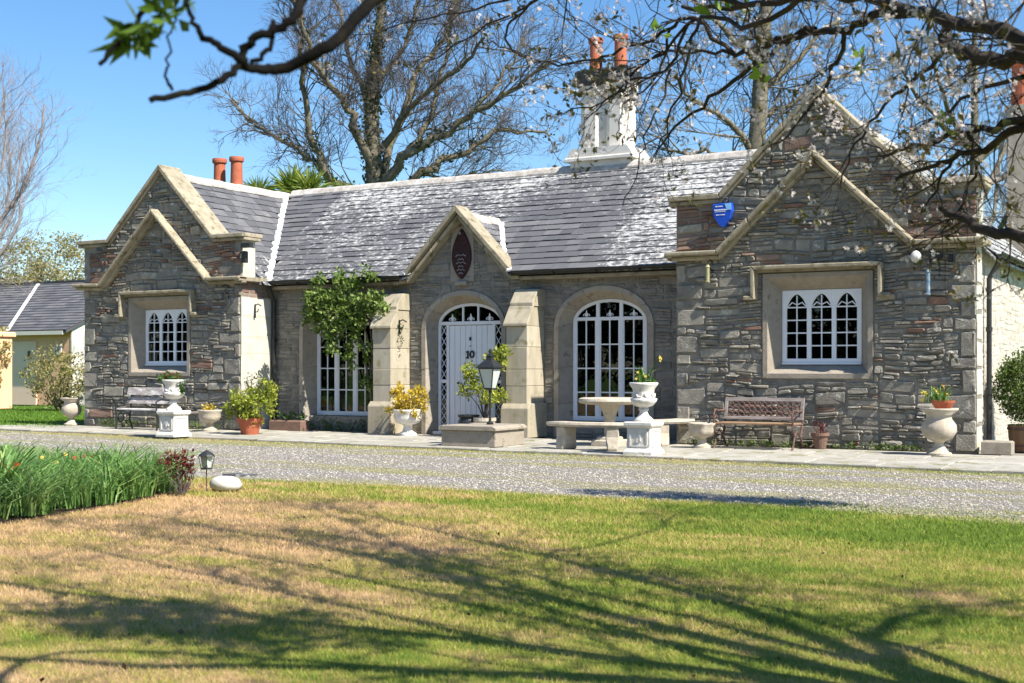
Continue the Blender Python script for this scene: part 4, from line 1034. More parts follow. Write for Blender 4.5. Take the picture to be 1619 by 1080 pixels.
# ------------------------------------------------------------------ garden ornaments and furniture
def urn_prof(s=1.): return [(r*s, z*s) for r, z in [(.15, 0), (.15, .03), (.13, .05), (.075, .10), (.06, .15), (.085, .19), (.06, .21), (.15, .25), (.19, .31), (.20, .35), (.16, .37), (.155, .40), (.17, .50), (.215, .56), (.225, .585), (.215, .60), (.18, .60), (.16, .55), (.05, .52)]]
def pedestal_urn(loc, label, rz=0.):
    t = root('urn_on_pedestal', label, 'garden urn', loc, rz, 'white urns on square pedestals along the terrace edge')
    b = MB()
    def sq(h, z): return [(-h, -h, z), (h, -h, z), (h, h, z), (-h, h, z)]
    lv = [(.245, 0), (.245, .05), (.20, .10), (.195, .40), (.20, .41), (.235, .44), (.235, .50)]
    for h, z in lv: b.add(sq(h, z), [])
    for k in range(len(lv)-1):
        for i in range(4): b.f.append((k*4+i, k*4+(i+1) % 4, (k+1)*4+(i+1) % 4, (k+1)*4+i))
    k = len(lv)-1; b.f.append((k*4, k*4+1, k*4+2, k*4+3)); pd = b.build('pedestal', 'castwhite', t, bevel=.012)
    q = MB()
    for a in range(4):   # raised frame and little figure relief on each face
        c_, s_ = round(math.cos(a*PI/2)), round(math.sin(a*PI/2))
        def bx(x0, x1, z0, z1, d0, d1):
            P = [(x, -y_, z) for z in (z0, z1) for y_ in (d0, d1) for x in (x0, x1)]
            P = [(p[0]*c_-p[1]*s_, p[0]*s_+p[1]*c_, p[2]) for p in P]
            q.add(P, [(0, 1, 3, 2), (4, 6, 7, 5), (0, 4, 5, 1), (1, 5, 7, 3), (3, 7, 6, 2), (2, 6, 4, 0)])
        bx(-.15, .15, .36, .385, .19, .207); bx(-.15, .15, .12, .145, .19, .21); bx(-.15, -.125, .12, .385, .19, .208); bx(.125, .15, .12, .385, .19, .208)
        for _ in range(5): xx, zz = U(-.06, .04), U(.17, .30); bx(xx, xx+U(.02, .05), zz, zz+U(.03, .06), .19, .205+U(0, .012))
    q.build('panel_relief', 'castwhite', pd)
    b = MB(); b.lathe([(r, z+.5) for r, z in urn_prof()], 32, flute=12, famp=.06, frange=(.76, .86)); u_ = b.build('urn', 'castwhite', t, smooth=True)
    for i in range(10):
        a = i*PI/5; c = Vector((.195*math.cos(a), .195*math.sin(a), .96)); m_ = MB()
    m_ = MB()
    for i in range(8):
        a = i*PI/4; m_.tube([(.17*math.cos(a+d_), .17*math.sin(a+d_), .93+.05*math.sin(q_)) for d_, q_ in ((-.3, 0), (-.15, -1.2), (0, -1.57), (.15, -1.2), (.3, 0))], .014, 5)
    m_.build('swag', 'castwhite', u_)
    return t
pedestal_urn((-4.61, -3.53, 0), 'white urn on a square pedestal in front of the slatted white bench', .0)
pedestal_urn((5.41, -3.81, 0), 'white urn on a square pedestal beside the round stone table', .0)

def plant(name, label, cat, loc, kids):
    t = root(name, label, cat, loc)
    for k in kids: k(t)
    return t
def ball(n_, c, r, shell=.55):
    D = rs.normal(size=(n_, 3)); D /= np.linalg.norm(D, axis=1)[:, None]
    return np.array(c)+D*np.array(r)*(rs.uniform(shell**3, 1, n_)**(1/3.))[:, None]
def clumps(n_c, per, c, r, cr):
    """leaf centres in lumps through the volume"""
    C_ = ball(n_c, c, r, .25); out = [ball(per, q, (cr*U(.6, 1.3),)*3, .2) for q in C_]
    return np.concatenate(out)
def stems(t, n_, z0, c, r, rad, mt='twig', name='stems'):
    b = MB()
    for p in ball(n_, c, r, .3):
        s_ = Vector((p[0]*.15+U(-.02, .02), p[1]*.15+U(-.02, .02), z0)); p = Vector(p); m_ = (s_+p)/2+Vector((U(-.05, .05), U(-.05, .05), .04))
        b.tube([s_, m_, p], [rad, rad*.8, rad*.4], 5)
    return b.build(name, mt, t)
def flower_head(b, c, r, n_=6):
    c = Vector(c); d = (Vector((U(-1, 1), U(-1, .2), U(-.1, .8)))).normalized(); s_ = d.orthogonal().normalized(); u_ = d.cross(s_)
    for k in range(n_):
        a = 2*PI*k/n_; e = s_*math.cos(a)+u_*math.sin(a); f_ = s_*math.cos(a+.5)+u_*math.sin(a+.5); g_ = s_*math.cos(a-.5)+u_*math.sin(a-.5)
        b.add([c, c+f_*r*.6+d*r*.12, c+e*r+d*r*.05, c+g_*r*.6+d*r*.12], [(0, 1, 2, 3)], U(.3, 1))
    b.tube([c, c+d*r*.45], [r*.25, r*.32], 6, rnd=0)

# planting in the two white urns
t = root('trailing_urn_plant', 'dark green and pink pansies spilling from the white urn by the white bench', 'plant', (-4.61, -3.53, 1.08))
leaves('foliage', np.concatenate([clumps(14, 22, (-.1, 0, .06), (.30, .15, .06), .06), clumps(5, 22, (.2, .02, -.15), (.04, .06, .2), .05)]), .055, 'green', t, .7)
b = MB()
for _ in range(16): b = MB(); flower_head(b, (U(-.2, .2), U(-.15, .05), U(.06, .15)), .028, 5); b.build('flower', 'redleaf', t)
t = root('urn_daffodils', 'tall drooping daffodil and yellow primulas in the white urn by the stone table', 'plant', (5.41, -3.81, 1.08))
leaves('foliage', clumps(10, 20, (0, 0, .04), (.15, .15, .05), .06), .06, 'green', t, .6, up=.8)
blades('strap_leaves', rs.normal(size=(40, 2))*.05, rs.uniform(.12, .3, 40), .012, 'bedleaf', t, .35, 2)
b = MB(); b.tube([(.08, 0, 0), (.13, 0, .2), (.22, -.02, .34), (.27, -.03, .38)], .007, 5); b.build('flower_stem', 'bedleaf', t)
for c_, r_ in [((.29, -.05, .38), .062)]+[((U(-.12, .08), U(-.13, .02), U(.06, .19)), .026) for _ in range(9)]:
    b = MB(); flower_head(b, c_, r_, 6); b.build('flower', 'daff', t)

def urn(name, label, loc, s_=1., mt='caststone', prof=None, flute=14, group=None):
    t = root(name, label, 'garden urn', loc, 0, group)
    p = prof or [(.17, 0), (.17, .035), (.13, .05), (.07, .13), (.06, .17), (.08, .19), (.17, .24), (.22, .33), (.215, .42), (.17, .50), (.165, .56), (.25, .62), (.26, .65), (.22, .65), (.17, .58), (.05, .56)]
    b = MB(); b.lathe([(r*s_, z*s_) for r, z in p if z >= .17], 32, flute=flute, famp=.07, frange=(.2*s_, .47*s_)); b.build('bowl', mt, t, smooth=True)
    b = MB(); b.lathe([(r*s_, z*s_) for r, z in p if z <= .19], 4 if False else 24); b.build('foot', mt, t); return t
urn('fluted_urn', 'fluted stone urn standing on the terrace at the far left house corner', (-10.31, -.98, 0), .98)
urn('large_urn', 'large weathered stone urn carrying a terracotta bowl of daffodils', (9.41, -1.87, 0), 1.1)
shallow = [(.16, 0), (.16, .04), (.09, .08), (.07, .17), (.09, .19), (.20, .23), (.235, .32), (.23, .40), (.255, .43), (.26, .46), (.22, .46), (.20, .40), (.05, .36)]
urn('small_urn', 'small pale stone urn between the white bench and the yellow-green shrub', (-5.42, -1.66, 0), .98, prof=shallow, flute=0)
urn('small_urn', 'small round stone urn at the left end of the brown bench', (5.62, -1.9, 0), .9, prof=shallow, flute=8)
urn('bowl_urn', 'white stone bowl urn holding the golden shrub beside the left buttress', (-.84, -1.05, 0), 1.12, mt='castwhite', prof=shallow, flute=10)
t = root('small_urn_plant', 'little orange flowered plant in the small pale urn', 'plant', (-5.42, -1.66, .42)); leaves('foliage', clumps(7, 14, (0, 0, .08), (.12, .12, .07), .06), .06, 'yellow', t, .6)
t = root('golden_shrub', 'golden yellow leaved shrub spilling from the white bowl urn', 'shrub', (-.84, -1.05, .48))
stems(t, 14, -.02, (0, 0, .25), (.3, .3, .22), .008); leaves('foliage', np.concatenate([clumps(40, 28, (0, 0, .24), (.38, .34, .28), .08), clumps(18, 22, (0, -.05, .0), (.44, .28, .12), .07)]), .07, 'yellow', t, .5)
t = root('terracotta_bowl', 'shallow terracotta bowl resting on the large weathered urn', 'flower pot', (9.47, -1.87, .70)); b = MB(); b.lathe([(.11, 0), (.17, .10), (.18, .13), (.16, .13), (.14, .08), (.02, .07)], 20); b.build('bowl', 'terracotta', t)
t = root('potted_daffodils', 'pale yellow daffodils leaning left out of the terracotta bowl', 'flowers', (9.40, -1.87, .80))
blades('strap_leaves', rs.normal(size=(90, 2))*np.array([.09, .06]), rs.uniform(.12, .26, 90), .014, 'bedleaf', t, .3, 2)
b = MB(); sb = MB()
for x_, z_ in ((-.05, .2), (.08, .24), (-.16, .12), (-.22, .04), (-.08, .04), (-.20, .14), (.0, .16), (.14, .12)):
    q = MB(); flower_head(q, (x_, -.06, z_), .05); q.build('flower', 'daff', t); sb.tube([(x_*.2, 0, 0), (x_*.6, -.02, z_*.7), (x_, -.05, z_)], .005, 4)
sb.build('stems', 'bedleaf', t)

# slatted white bench (left)
t = root('slatted_bench', 'lichened white slatted bench with black iron ends under the left wing window', 'bench', (-7.22, -1.55, 0))
for z, h_ in ((.62, .14), (.82, .16)):
    b = MB(); b.prism([(-.0, z-h_/2), (-.035, z-h_/2), (.0+.01, z+h_/2), (.045, z+h_/2)][::1], -.68, .68, axis='x'); b.build('back_slat', 'slatwood', t, bevel=.006)
for k in range(4): b = MB(); b.box(-.68, .68, -.42+k*.10, -.335+k*.10, .42, .45, U(0, 1)); b.build('seat_slat', 'slatwood', t, bevel=.005)
for sx_ in (-1, 1):
    b = MB(); x_ = sx_*.6
    b.tube([(x_, -.42, 0), (x_, -.40, .2), (x_, -.43, .40), (x_, -.2, .41), (x_, 0, .42), (x_, .05, .9)], .02, 6)
    b.tube([(x_, .06, 0), (x_, -.03, .2), (x_, 0, .42)], .02, 6)
    b.tube([(x_, -.42, .42), (x_, -.44, .6), (x_, -.3, .66), (x_, -.1, .63), (x_, .01, .64)], .018, 6)
    for c_, r_ in (((-.28, .26), .09), ((-.12, .26), .09), ((-.2, .13), .07)): b.tube([(x_, c_[0]+r_*math.cos(a), c_[1]+r_*math.sin(a)) for a in np.linspace(0, 5.4, 12)], .012, 5)
    b.build('iron_end', 'black', t)

# brown bench with cast lattice back (right)
t = root('brown_bench', 'brown wooden bench with a rusty cast lattice back under the right wing window', 'bench', (6.5, -1.42, 0))
for nm, z0, z1, x0, x1 in (('back_rail', .77, .83, -.68, .68), ('back_rail', .47, .52, -.68, .68), ('back_stile', .52, .77, -.68, -.62), ('back_stile', .52, .77, .62, .68)):
    b = MB(); lean = lambda z: (z-.45)*.25
    b.prism([(lean(z0), z0), (lean(z0)-.035, z0), (lean(z1)-.035, z1), (lean(z1), z1)], x0, x1, axis='x'); b.build(nm, 'benchgrey', t, bevel=.005)
b = MB()
for i in range(13):
    x_ = -.57+i*.095
    for j in range(3):
        z_ = .56+j*.08; b.tube([(x_+.045*math.cos(a), lean(z_)-.017, z_+.04*math.sin(a)) for a in np.linspace(0, 2*PI, 9)], .010, 4, cap=False)
    b.tube([(x_+.047, lean(.52)-.017, .52), (x_+.047, lean(.77)-.017, .77)], .008, 4)
for z_ in (.60, .68): b.box(-.62, .62, lean(z_)-.025, lean(z_)-.012, z_-.008, z_+.008)
b.build('lattice', 'rust', t)
for k in range(4): b = MB(); b.box(-.66, .66, -.50+k*.12, -.40+k*.12, .40, .43, U(0, 1)); b.build('seat_slat', 'brownwood', t, bevel=.005)
for sx_ in (-1, 1):
    b = MB(); x_ = sx_*.66
    b.tube([(x_, -.52, .39), (x_, -.50, .3), (x_, -.42, .22), (x_, -.46, .1), (x_, -.54, .0)], .018, 6); b.tube([(x_, .0, .4), (x_, -.04, .3), (x_, -.10, .2), (x_, -.02, .1), (x_, .10, 0)], .018, 6)
    b.tube([(x_, -.44, .22), (x_, -.27, .30), (x_, -.10, .20)], .014, 6); b.tube([(x_, -.5, .40), (x_, 0, .40), (x_, .10, .84)], .018, 6)
    b.tube([(x_, -.5, .40), (x_, -.53, .56), (x_, -.48, .64), (x_, -.3, .62), (x_, .04, .62)], .016, 6)
    b.tube([(x_, -.48+.05*math.cos(a), .56+.05*math.sin(a)) for a in np.linspace(1, 6.5, 9)], .010, 5); b.build('iron_end', 'rust', t)
t = root('flower_pot', 'small dark terracotta pot beside the right end of the brown bench', 'flower pot', (7.42, -1.3, 0)); b = MB(); b.lathe([(.09, 0), (.13, .22), (.15, .22), (.15, .27), (.12, .27), (.11, .2), (.02, .19)], 18); b.build('pot', 'rubble_brown', t)
leaves('dried_stems', ball(60, (0, 0, .33), (.12, .12, .12)), .07, 'redleaf', t, .3)

# round stone table and curved stone seats
t = root('stone_table', 'round pale stone table on a flared pedestal before the right arched window', 'table', (3.98, -2.0, 0))
b = MB(); b.lathe([(0.40, .70), (.52, .725), (.545, .76), (.53, .80), (.48, .815)], 36); b.build('table_top', 'caststone', t, smooth=False)
b = MB(); b.lathe([(.10, .14), (.10, .42), (.13, .56), (.22, .70)], 8); b.build('pedestal', 'caststone', t, bevel=.01)
b = MB(); b.box(-.24, .24, -.24, .24, 0, .10, bev=.02); b.box(-.17, .17, -.17, .17, .10, .15, bev=.02); b.build('base', 'caststone', t)
def curved_bench(label, loc, rz):
    t = root('curved_bench', label, 'bench', loc, rz, 'curved stone seats round the stone table')
    b = MB(); n_ = 14; R_, w_, A = 1.15, .19, .60; vs = []; fs = []
    for i in range(n_+1):
        a = -PI/2-A+2*A*i/n_
        for r_, z in ((R_-w_+.02, .375), (R_+w_-.02, .375), (R_+w_, .41), (R_+w_-.015, .445), (R_-w_+.015, .445), (R_-w_, .41)): vs.append((r_*math.cos(a), R_+r_*math.sin(a), z))
    for i in range(n_):
        for k in range(6): fs.append((i*6+k, i*6+(k+1) % 6, (i+1)*6+(k+1) % 6, (i+1)*6+k))
    fs += [tuple(range(5, -1, -1)), tuple(range(n_*6, n_*6+6))]; b.add(vs, fs); b.build('seat', 'caststone', t)
    for s_ in (-1, 1):
        a = -PI/2+s_*.36; c = Vector((R_*math.cos(a), R_+R_*math.sin(a), 0)); rd = Vector((math.cos(a), math.sin(a), 0)); tg = Vector((-rd.y, rd.x, 0)); q = MB(); V_ = []
        lv = [(.19, .08, 0), (.20, .085, .04), (.175, .10, .12), (.15, .11, .22), (.17, .10, .32), (.18, .09, .375)]
        for hr, ht, z in lv: V_ += [c+rd*(-hr)*.85+tg*(-ht)+Vector((0, 0, z)), c+rd*hr*.85-tg*ht+Vector((0, 0, z)), c+rd*hr*.85+tg*ht+Vector((0, 0, z)), c-rd*hr*.85+tg*ht+Vector((0, 0, z))]
        F_ = [(k*4+i, k*4+(i+1) % 4, k*4+4+(i+1) % 4, k*4+4+i) for k in range(5) for i in range(4)]+[(3, 2, 1, 0), (20, 21, 22, 23)]
        q.add(V_, F_); q.build('leg', 'caststone', t, bevel=.015)
    return t
curved_bench('curved stone seat in front of the stone table, nearer the gravel', (4.22, -3.35, 0), .06)
curved_bench('curved stone seat half hidden behind the pedestal urn, at the right of the table', (4.95, -1.35, 0), 1.35)

# plinth block and lantern
t = root('stone_plinth', 'low stone plinth block with a moulded top in front of the door', 'plinth', (2.07, -3.03, 0))
b = MB(); b.box(-.53, .53, -.5, .5, 0, .27); b.build('block', 'dressed', t, bevel=.01)
b = MB(); b.prism([(-.57, .27), (.57, .27), (.57, .32), (.50, .355), (-.50, .355), (-.57, .32)], -.54, .54); b.build('top_slab', 'dressed', t, bevel=.01)
t = root('lamp_post', 'short black lantern post with four frosted panes on the stone plinth', 'lantern', (2.19, -3.0, .355)); t.scale = (.86, .86, .98)
b = MB(); b.lathe([(.07, 0), (.07, .03), (.03, .06), (.024, .1), (.022, .55), (.035, .56), (.03, .59), (.05, .61)], 12); b.build('post', 'black', t)
b = MB(); w0, w1, z0, z1 = .085, .165, .63, .98
for sx_ in (-1, 1):
    for sy_ in (-1, 1): b.tube([(sx_*w0, sy_*w0, z0), (sx_*w1, sy_*w1, z1)], .014, 4)
for w_, z_ in ((w0, z0), (w1, z1)):
    for a in range(4):
        c_, s_ = round(math.cos(a*PI/2)), round(math.sin(a*PI/2)); p, q = (-w_, -w_), (w_, -w_)
        b.tube([(p[0]*c_-p[1]*s_, p[0]*s_+p[1]*c_, z_), (q[0]*c_-q[1]*s_, q[0]*s_+q[1]*c_, z_)], .013, 4)
b.box(-w0, w0, -w0, w0, z0-.02, z0); b.build('lantern_frame', 'black', t)
for a in range(4):
    c_, s_ = math.cos(a*PI/2), math.sin(a*PI/2); P = [(-w0, -w0, z0), (w0, -w0, z0), (w1, -w1, z1), (-w1, -w1, z1)]; P2 = [(x, y_+.004, z) for x, y_, z in P]
    b = MB(); b.add([(x*c_-y_*s_, x*s_+y_*c_, z) for x, y_, z in P+P2], FB); b.build('lantern_pane', 'frost', t)
b = MB(); b.lathe([(.29, .985), (.28, 1.01), (.15, 1.10), (.09, 1.13), (.07, 1.18), (.085, 1.20), (.03, 1.24), (.02, 1.30), (.0, 1.33)], 4, rot=PI/4); b.build('lantern_roof', 'black', t)

# pots by the door
t = root('bulbous_pot', 'dark glazed bulbous pot left of the door shrub', 'flower pot', (.50, -.95, 0)); b = MB(); b.lathe([(.12, 0), (.14, .02), (.20, .12), (.22, .22), (.19, .33), (.17, .37), (.21, .40), (.21, .43), (.17, .43), (.15, .36), (.02, .34)], 24); b.build('pot', 'black', t, smooth=False)
t = root('stone_pot', 'grey stone pot at the foot of the door shrub', 'flower pot', (.86, -.95, 0)); b = MB(); b.lathe([(.13, 0), (.18, .1), (.20, .3), (.22, .32), (.22, .38), (.18, .38), (.16, .3), (.02, .3)], 20, flute=10, famp=.05, frange=(.05, .29)); b.build('pot', 'caststone', t)
t = root('door_shrub', 'leggy yellow-green shrub growing from the stone pot beside the door', 'shrub', (.86, -.95, .34))
b = MB(); tips = [(-.38, -.05, .55), (-.30, 0, .80), (-.12, -.1, .62), (.12, .1, 1.18), (.2, .12, 1.05), (.05, 0, .9), (.28, .05, .48), (-.30, -.08, .95), (.30, .15, 1.28), (.18, -.1, .40), (.02, .1, .45)]
for p in tips: b.tube([(U(-.04, .04), U(-.04, .04), -.02), (p[0]*.35, p[1]*.5, p[2]*.5), p], [.014, .011, .006], 5)
b.build('stems', 'twig', t)
leaves('foliage', np.concatenate([ball(130, p, (.17, .15, .14), .2) for p in tips]), .085, 'yellowgreen', t, .45)
# yellow-green shrub in terracotta pot, trough
t = root('shrub_pot', 'terracotta pot under the yellow-green shrub beside the corner of the left wing', 'flower pot', (-3.9, -2.15, 0)); b = MB(); b.lathe([(.17, 0), (.23, .24), (.26, .24), (.27, .33), (.23, .33), (.21, .26), (.02, .25)], 24); b.build('pot', 'terracotta', t)
t = root('potted_shrub', 'bushy yellow-green shrub spreading from its terracotta pot', 'shrub', (-3.9, -2.15, .28))
stems(t, 30, 0, (0, 0, .35), (.5, .4, .3), .01); leaves('foliage', np.concatenate([clumps(75, 28, (.0, 0, .26), (.55, .40, .34), .10), clumps(16, 24, (.40, .1, .62), (.16, .14, .22), .09)]), .085, 'yellowgreen', t, .45)
t = root('brown_trough', 'long low brown trough against the foot of the recessed wall', 'planter', (-4.25, -.5, 0)); b = MB(); b.box(-.42, .42, -.15, .15, 0, .22, bev=.03); b.build('trough', 'rubble_brown', t)
leaves('foliage', clumps(14, 18, (0, 0, .30), (.4, .12, .1), .07), .06, 'green', t, .5)
t = root('leafless_shrub', 'dark leafless little shrub against the pale quoin of the left wing', 'shrub', (-4.65, -1.15, 0)); stems(t, 22, 0, (0, 0, .95), (.25, .15, .35), .012, name='stems'); leaves('foliage', ball(130, (0, 0, .95), (.26, .16, .32)), .07, 'ivy', t, .45)
# stone block and barrel at the right
t = root('stone_block', 'small pale stone block at the foot of the black downpipe', 'stone block', (10.12, -1.05, 0)); b = MB(); b.box(-.22, .22, -.16, .16, 0, .2, bev=.02); b.build('block', 'dressed', t)
t = root('barrel_planter', 'dark half barrel planter by the whitewashed side wall', 'barrel', (10.52, -.1, 0))
for i in range(20):
    a = 2*PI*i/20; b = MB(); da = PI/20*.96; vs = []
    for z, r_ in ((0, .33), (.2, .385), (.42, .40)):
        for rr in (r_, r_-.03): vs += [(rr*math.cos(a-da), rr*math.sin(a-da), z), (rr*math.cos(a+da), rr*math.sin(a+da), z)]
    b.add(vs, [(0, 1, 5, 4), (4, 5, 9, 8), (2, 6, 7, 3), (6, 10, 11, 7), (0, 4, 6, 2), (4, 8, 10, 6), (1, 3, 7, 5), (5, 7, 11, 9), (8, 9, 11, 10), (0, 2, 3, 1)], random.random()); b.build('stave', 'barrel', t)
for z, r_ in ((.08, .362), (.34, .405)): b = MB(); b.lathe([(r_, z), (r_+.006, z+.005), (r_+.004, z+.035)], 28); b.build('hoop', 'rust', t)
b = MB(); b.lathe([(.34, .35), (.02, .38)], 16); b.build('compost', 'soil', t)
t = root('barrel_bush', 'dense green bush growing out of the half barrel', 'bush', (10.52, -.1, .38))
stems(t, 26, 0, (0, 0, .6), (.5, .4, .4), .012); leaves('foliage', clumps(250, 46, (0, 0, .60), (.62, .55, .62), .12), .052, 'barrelbush', t, .5, up=.6)

# feeders hanging from the brackets
def feeder(label, loc, mt, h_):
    t = root('bird_feeder', label, 'bird feeder', loc); t.scale = (.75, .75, .95); b = MB(); b.lathe([(.05, -h_), (.06, -h_+.02), (.045, -h_+.03), (.045, -.05), (.06, -.045), (.03, 0)], 14); b.build('tube', mt, t)
    b = MB(); b.tube([(0, 0, 0), (.0, 0, .1), (0, .04, .14)], .005, 4); b.tube([(-.09, 0, -h_+.05), (.09, 0, -h_+.05)], .006, 4); b.build('wire_hanger', 'black', t)
MT['olive'] = mat('pale_olive_plastic', [(0, (.26, .25, .12)), (1, (.38, .36, .2))], 6, 0, .4); MT['bluegl'] = mat('blue_plastic_tube', [(0, (.05, .12, .22)), (1, (.35, .42, .46))], 12, 0, .2)
feeder('olive tube bird feeder hanging left of the right wing window', (5.47, WY-.25, 3.08), 'olive', .32); feeder('blue and clear tube bird feeder hanging right of the right wing window', (9.12, WY-.25, 2.86), 'bluegl', .42)

# little lantern, stone and red leaved plant at the end of the flower bed
t = root('bed_lantern', 'small dark lantern on a thin stake at the tip of the flower bed', 'lantern', (3.83, -11.70, 0)); t.scale = (.85, .85, .9)
b = MB(); b.tube([(0, 0, 0), (0, 0, .27)], .008, 6); b.build('stake', 'rust', t)
b = MB(); w0, w1 = .045, .07
for sx_ in (-1, 1):
    for sy_ in (-1, 1): b.tube([(sx_*w0, sy_*w0, .27), (sx_*w1, sy_*w1, .42)], .006, 4)
b.lathe([(.07, .265), (.07, .28), (.02, .285)], 8); b.lathe([(.105, .42), (.09, .44), (.05, .47), (.02, .485), (.0, .50)], 8); b.build('lantern_frame', 'black', t)
b = MB(); b.lathe([(.05, .285), (.075, .415)], 4, rot=PI/4); b.build('lantern_pane', 'frost', t)
t = root('red_leaved_plant', 'dark red leaved plant beside the little bed lantern', 'plant', (3.76, -12.0, 0))
leaves('foliage', np.concatenate([clumps(16, 16, (.0, 0, .26), (.17, .15, .22), .06), clumps(5, 12, (-.3, 0, .33), (.12, .1, .06), .05)]), .06, 'redleaf', t, .4); stems(t, 18, 0, (0, 0, .25), (.2, .16, .15), .005)
t = root('white_boulder', 'rounded white edging stone beside the tip of the flower bed', 'stone', (3.78, -11.35, -.02))
b = MB(); b.lathe([(.10, 0), (.17, .03), (.18, .08), (.15, .13), (.08, .155), (.0, .16)], 12); st = b.build('boulder', 'castwhite', t, smooth=True); st.scale = (1.1, .8, 1)
t = root('slate_slab', 'flat grey slate lying on the white edging stone', 'slate', (3.84, -11.2, .135)); b = MB(); b.box(-.15, .17, -.1, .12, 0, .02); b.build('slab', 'slate', t)

# climber over the left arched window
t = root('climbing_shrub', 'leafy green climber hanging over the left arched window', 'climber', (-2.2, -.25, 0))
b = MB()
for k in range(5):
    x_ = U(-.12, .12); b.tube([(x_*.4, -.02*k, 0), (x_, -.05, .8), (x_*1.6-.1, -.1, 1.6), (-.3+U(-.5, .4), -.15, 2.4), (-.5+U(-.8, .8), -.2, 3.0)], [.03, .026, .022, .015, .006], 6)
b.build('stems', 'bark', t)
P = [clumps(78, 34, (-.75, -.34, 2.62), (1.06, .24, .62), .10), clumps(40, 34, (-.72, -.36, 2.5), (.7, .2, .42), .13), clumps(38, 30, (-.42, -.38, 1.95), (.62, .18, .60), .09), clumps(14, 10, (-.7, -.3, 2.6), (1.25, .2, .85), .07), clumps(18, 30, (.1, -.40, 2.65), (.55, .16, .25), .10), clumps(12, 18, (-.25, -.3, 3.25), (.75, .15, .16), .10),
     clumps(10, 14, (-.02, -.2, 1.2), (.16, .08, .5), .08), clumps(7, 14, (.72, -.75, 2.5), (.2, .08, .12), .07)]
leaves('foliage', np.concatenate(P), .085, 'climber', t, .6)
t = root('buttress_creeper', 'dry thin creeper clinging to the face of the left buttress', 'creeper', (-1.49, -.4, 1.7)); leaves('foliage', ball(60, (.02, 0, .25), (.03, .1, .4)), .05, 'ivy', t, .5)
# weeds along the wall foot and dark planting under the left arched window
for nm, lab, x0, x1, yy, zz, k in (('wall_foot_weeds', 'low green weeds along the foot of the right wing wall', 5.0, 9.0, WY-.12, .06, 70), ('wall_foot_weeds', 'low green weeds along the foot of the left wing wall', -9.3, -5.4, WY-.12, .1, 70), ('window_foot_plants', 'low dark plants beneath the left arched window', -4.1, -2.0, -.2, .16, 50)):
    P = np.concatenate([ball(9, (U(x0, x1), yy+U(-.06, .06), zz*U(.3, 1.2)), (.07, .05, zz*.8), .1) for _ in range(k)]); P[:, 2] = np.abs(P[:, 2])
    tag(leaves(nm, P, .055, 'green' if nm[0] == 'w' and 'window' in nm else 'weed', None, .5), lab, 'weeds' if 'weeds' in nm else 'plants', kind='stuff')

# ------------------------------------------------------------------ flower bed, lawn and gravel
bed = [(4.25, -15.6), (4.12, -14.2), (3.85, -13), (3.5, -11.95), (3.25, -11.4), (2.3, -11.1), (.2, -11.2), (-2.5, -11.5), (-2.5, -15.6)]
def inside(P, poly):
    x, y_ = P[:, 0], P[:, 1]; r = np.zeros(len(P), bool); n_ = len(poly)
    for i in range(n_):
        (x1, y1), (x2, y2) = poly[i], poly[(i+1) % n_]
        c = ((y1 > y_) != (y2 > y_)) & (x < (x2-x1)*(y_-y1)/(y2-y1+1e-12)+x1); r ^= c
    return r
C_ = rs.uniform([-.2, -15.6], [4.3, -11.1], (900, 2)); C_ = C_[inside(C_, bed)]
P = np.repeat(C_, 22, 0)+rs.normal(size=(len(C_)*22, 2))*.045; out = np.repeat((P[::22]-P[::22])*0, 22, 0)
dv = P-np.repeat(C_, 22, 0); dirs = np.concatenate([dv*7, np.zeros((len(dv), 1))], 1)
hh = rs.uniform(.20, .50, len(P))*np.repeat(rs.uniform(.6, 1.12, len(C_)), 22)
tag(blades('daffodil_leaves', P, hh, rs.uniform(.008, .017, len(P)), 'bedleaf', None, .34, 2, dirs, .2), 'thick clumps of long green strap leaves filling the flower bed', 'plants', kind='stuff')
t = root('spiky_border_plant', 'tall grey-green spiky clump at the left end of the flower bed', 'plant', (3.42, -14.0, 0)); P = rs.normal(size=(120, 2))*.06
blades('strap_leaves', P, rs.uniform(.4, .72, 120), .022, 'bedleaf', t, .25, 2, np.concatenate([P*5, np.zeros((120, 1))], 1), .1)
for i, (x_, y_, lab, mt_, n_) in enumerate(((3.62, -14.05, 'orange-red tulip clump near the spiky plant', 'redflower', 6), (3.05, -13.0, 'single open yellow tulip among the strap leaves', 'daff', 3), (3.25, -12.85, 'few orange tulips beside the yellow tulip', 'redflower', 3))):
    t = root('tulips', lab, 'flowers', (x_, y_, 0)); b = MB(); q = MB()
    for _ in range(n_):
        xx, yy, zz = U(-.13, .13), U(-.1, .1), U(.36, .47); b = MB(); flower_head(b, (xx, yy, zz), .024, 6); b.build('flower', mt_, t); q.tube([(xx*.5, yy*.5, 0), (xx, yy, zz)], .004, 4)
    q.build('stems', 'bedleaf', t)

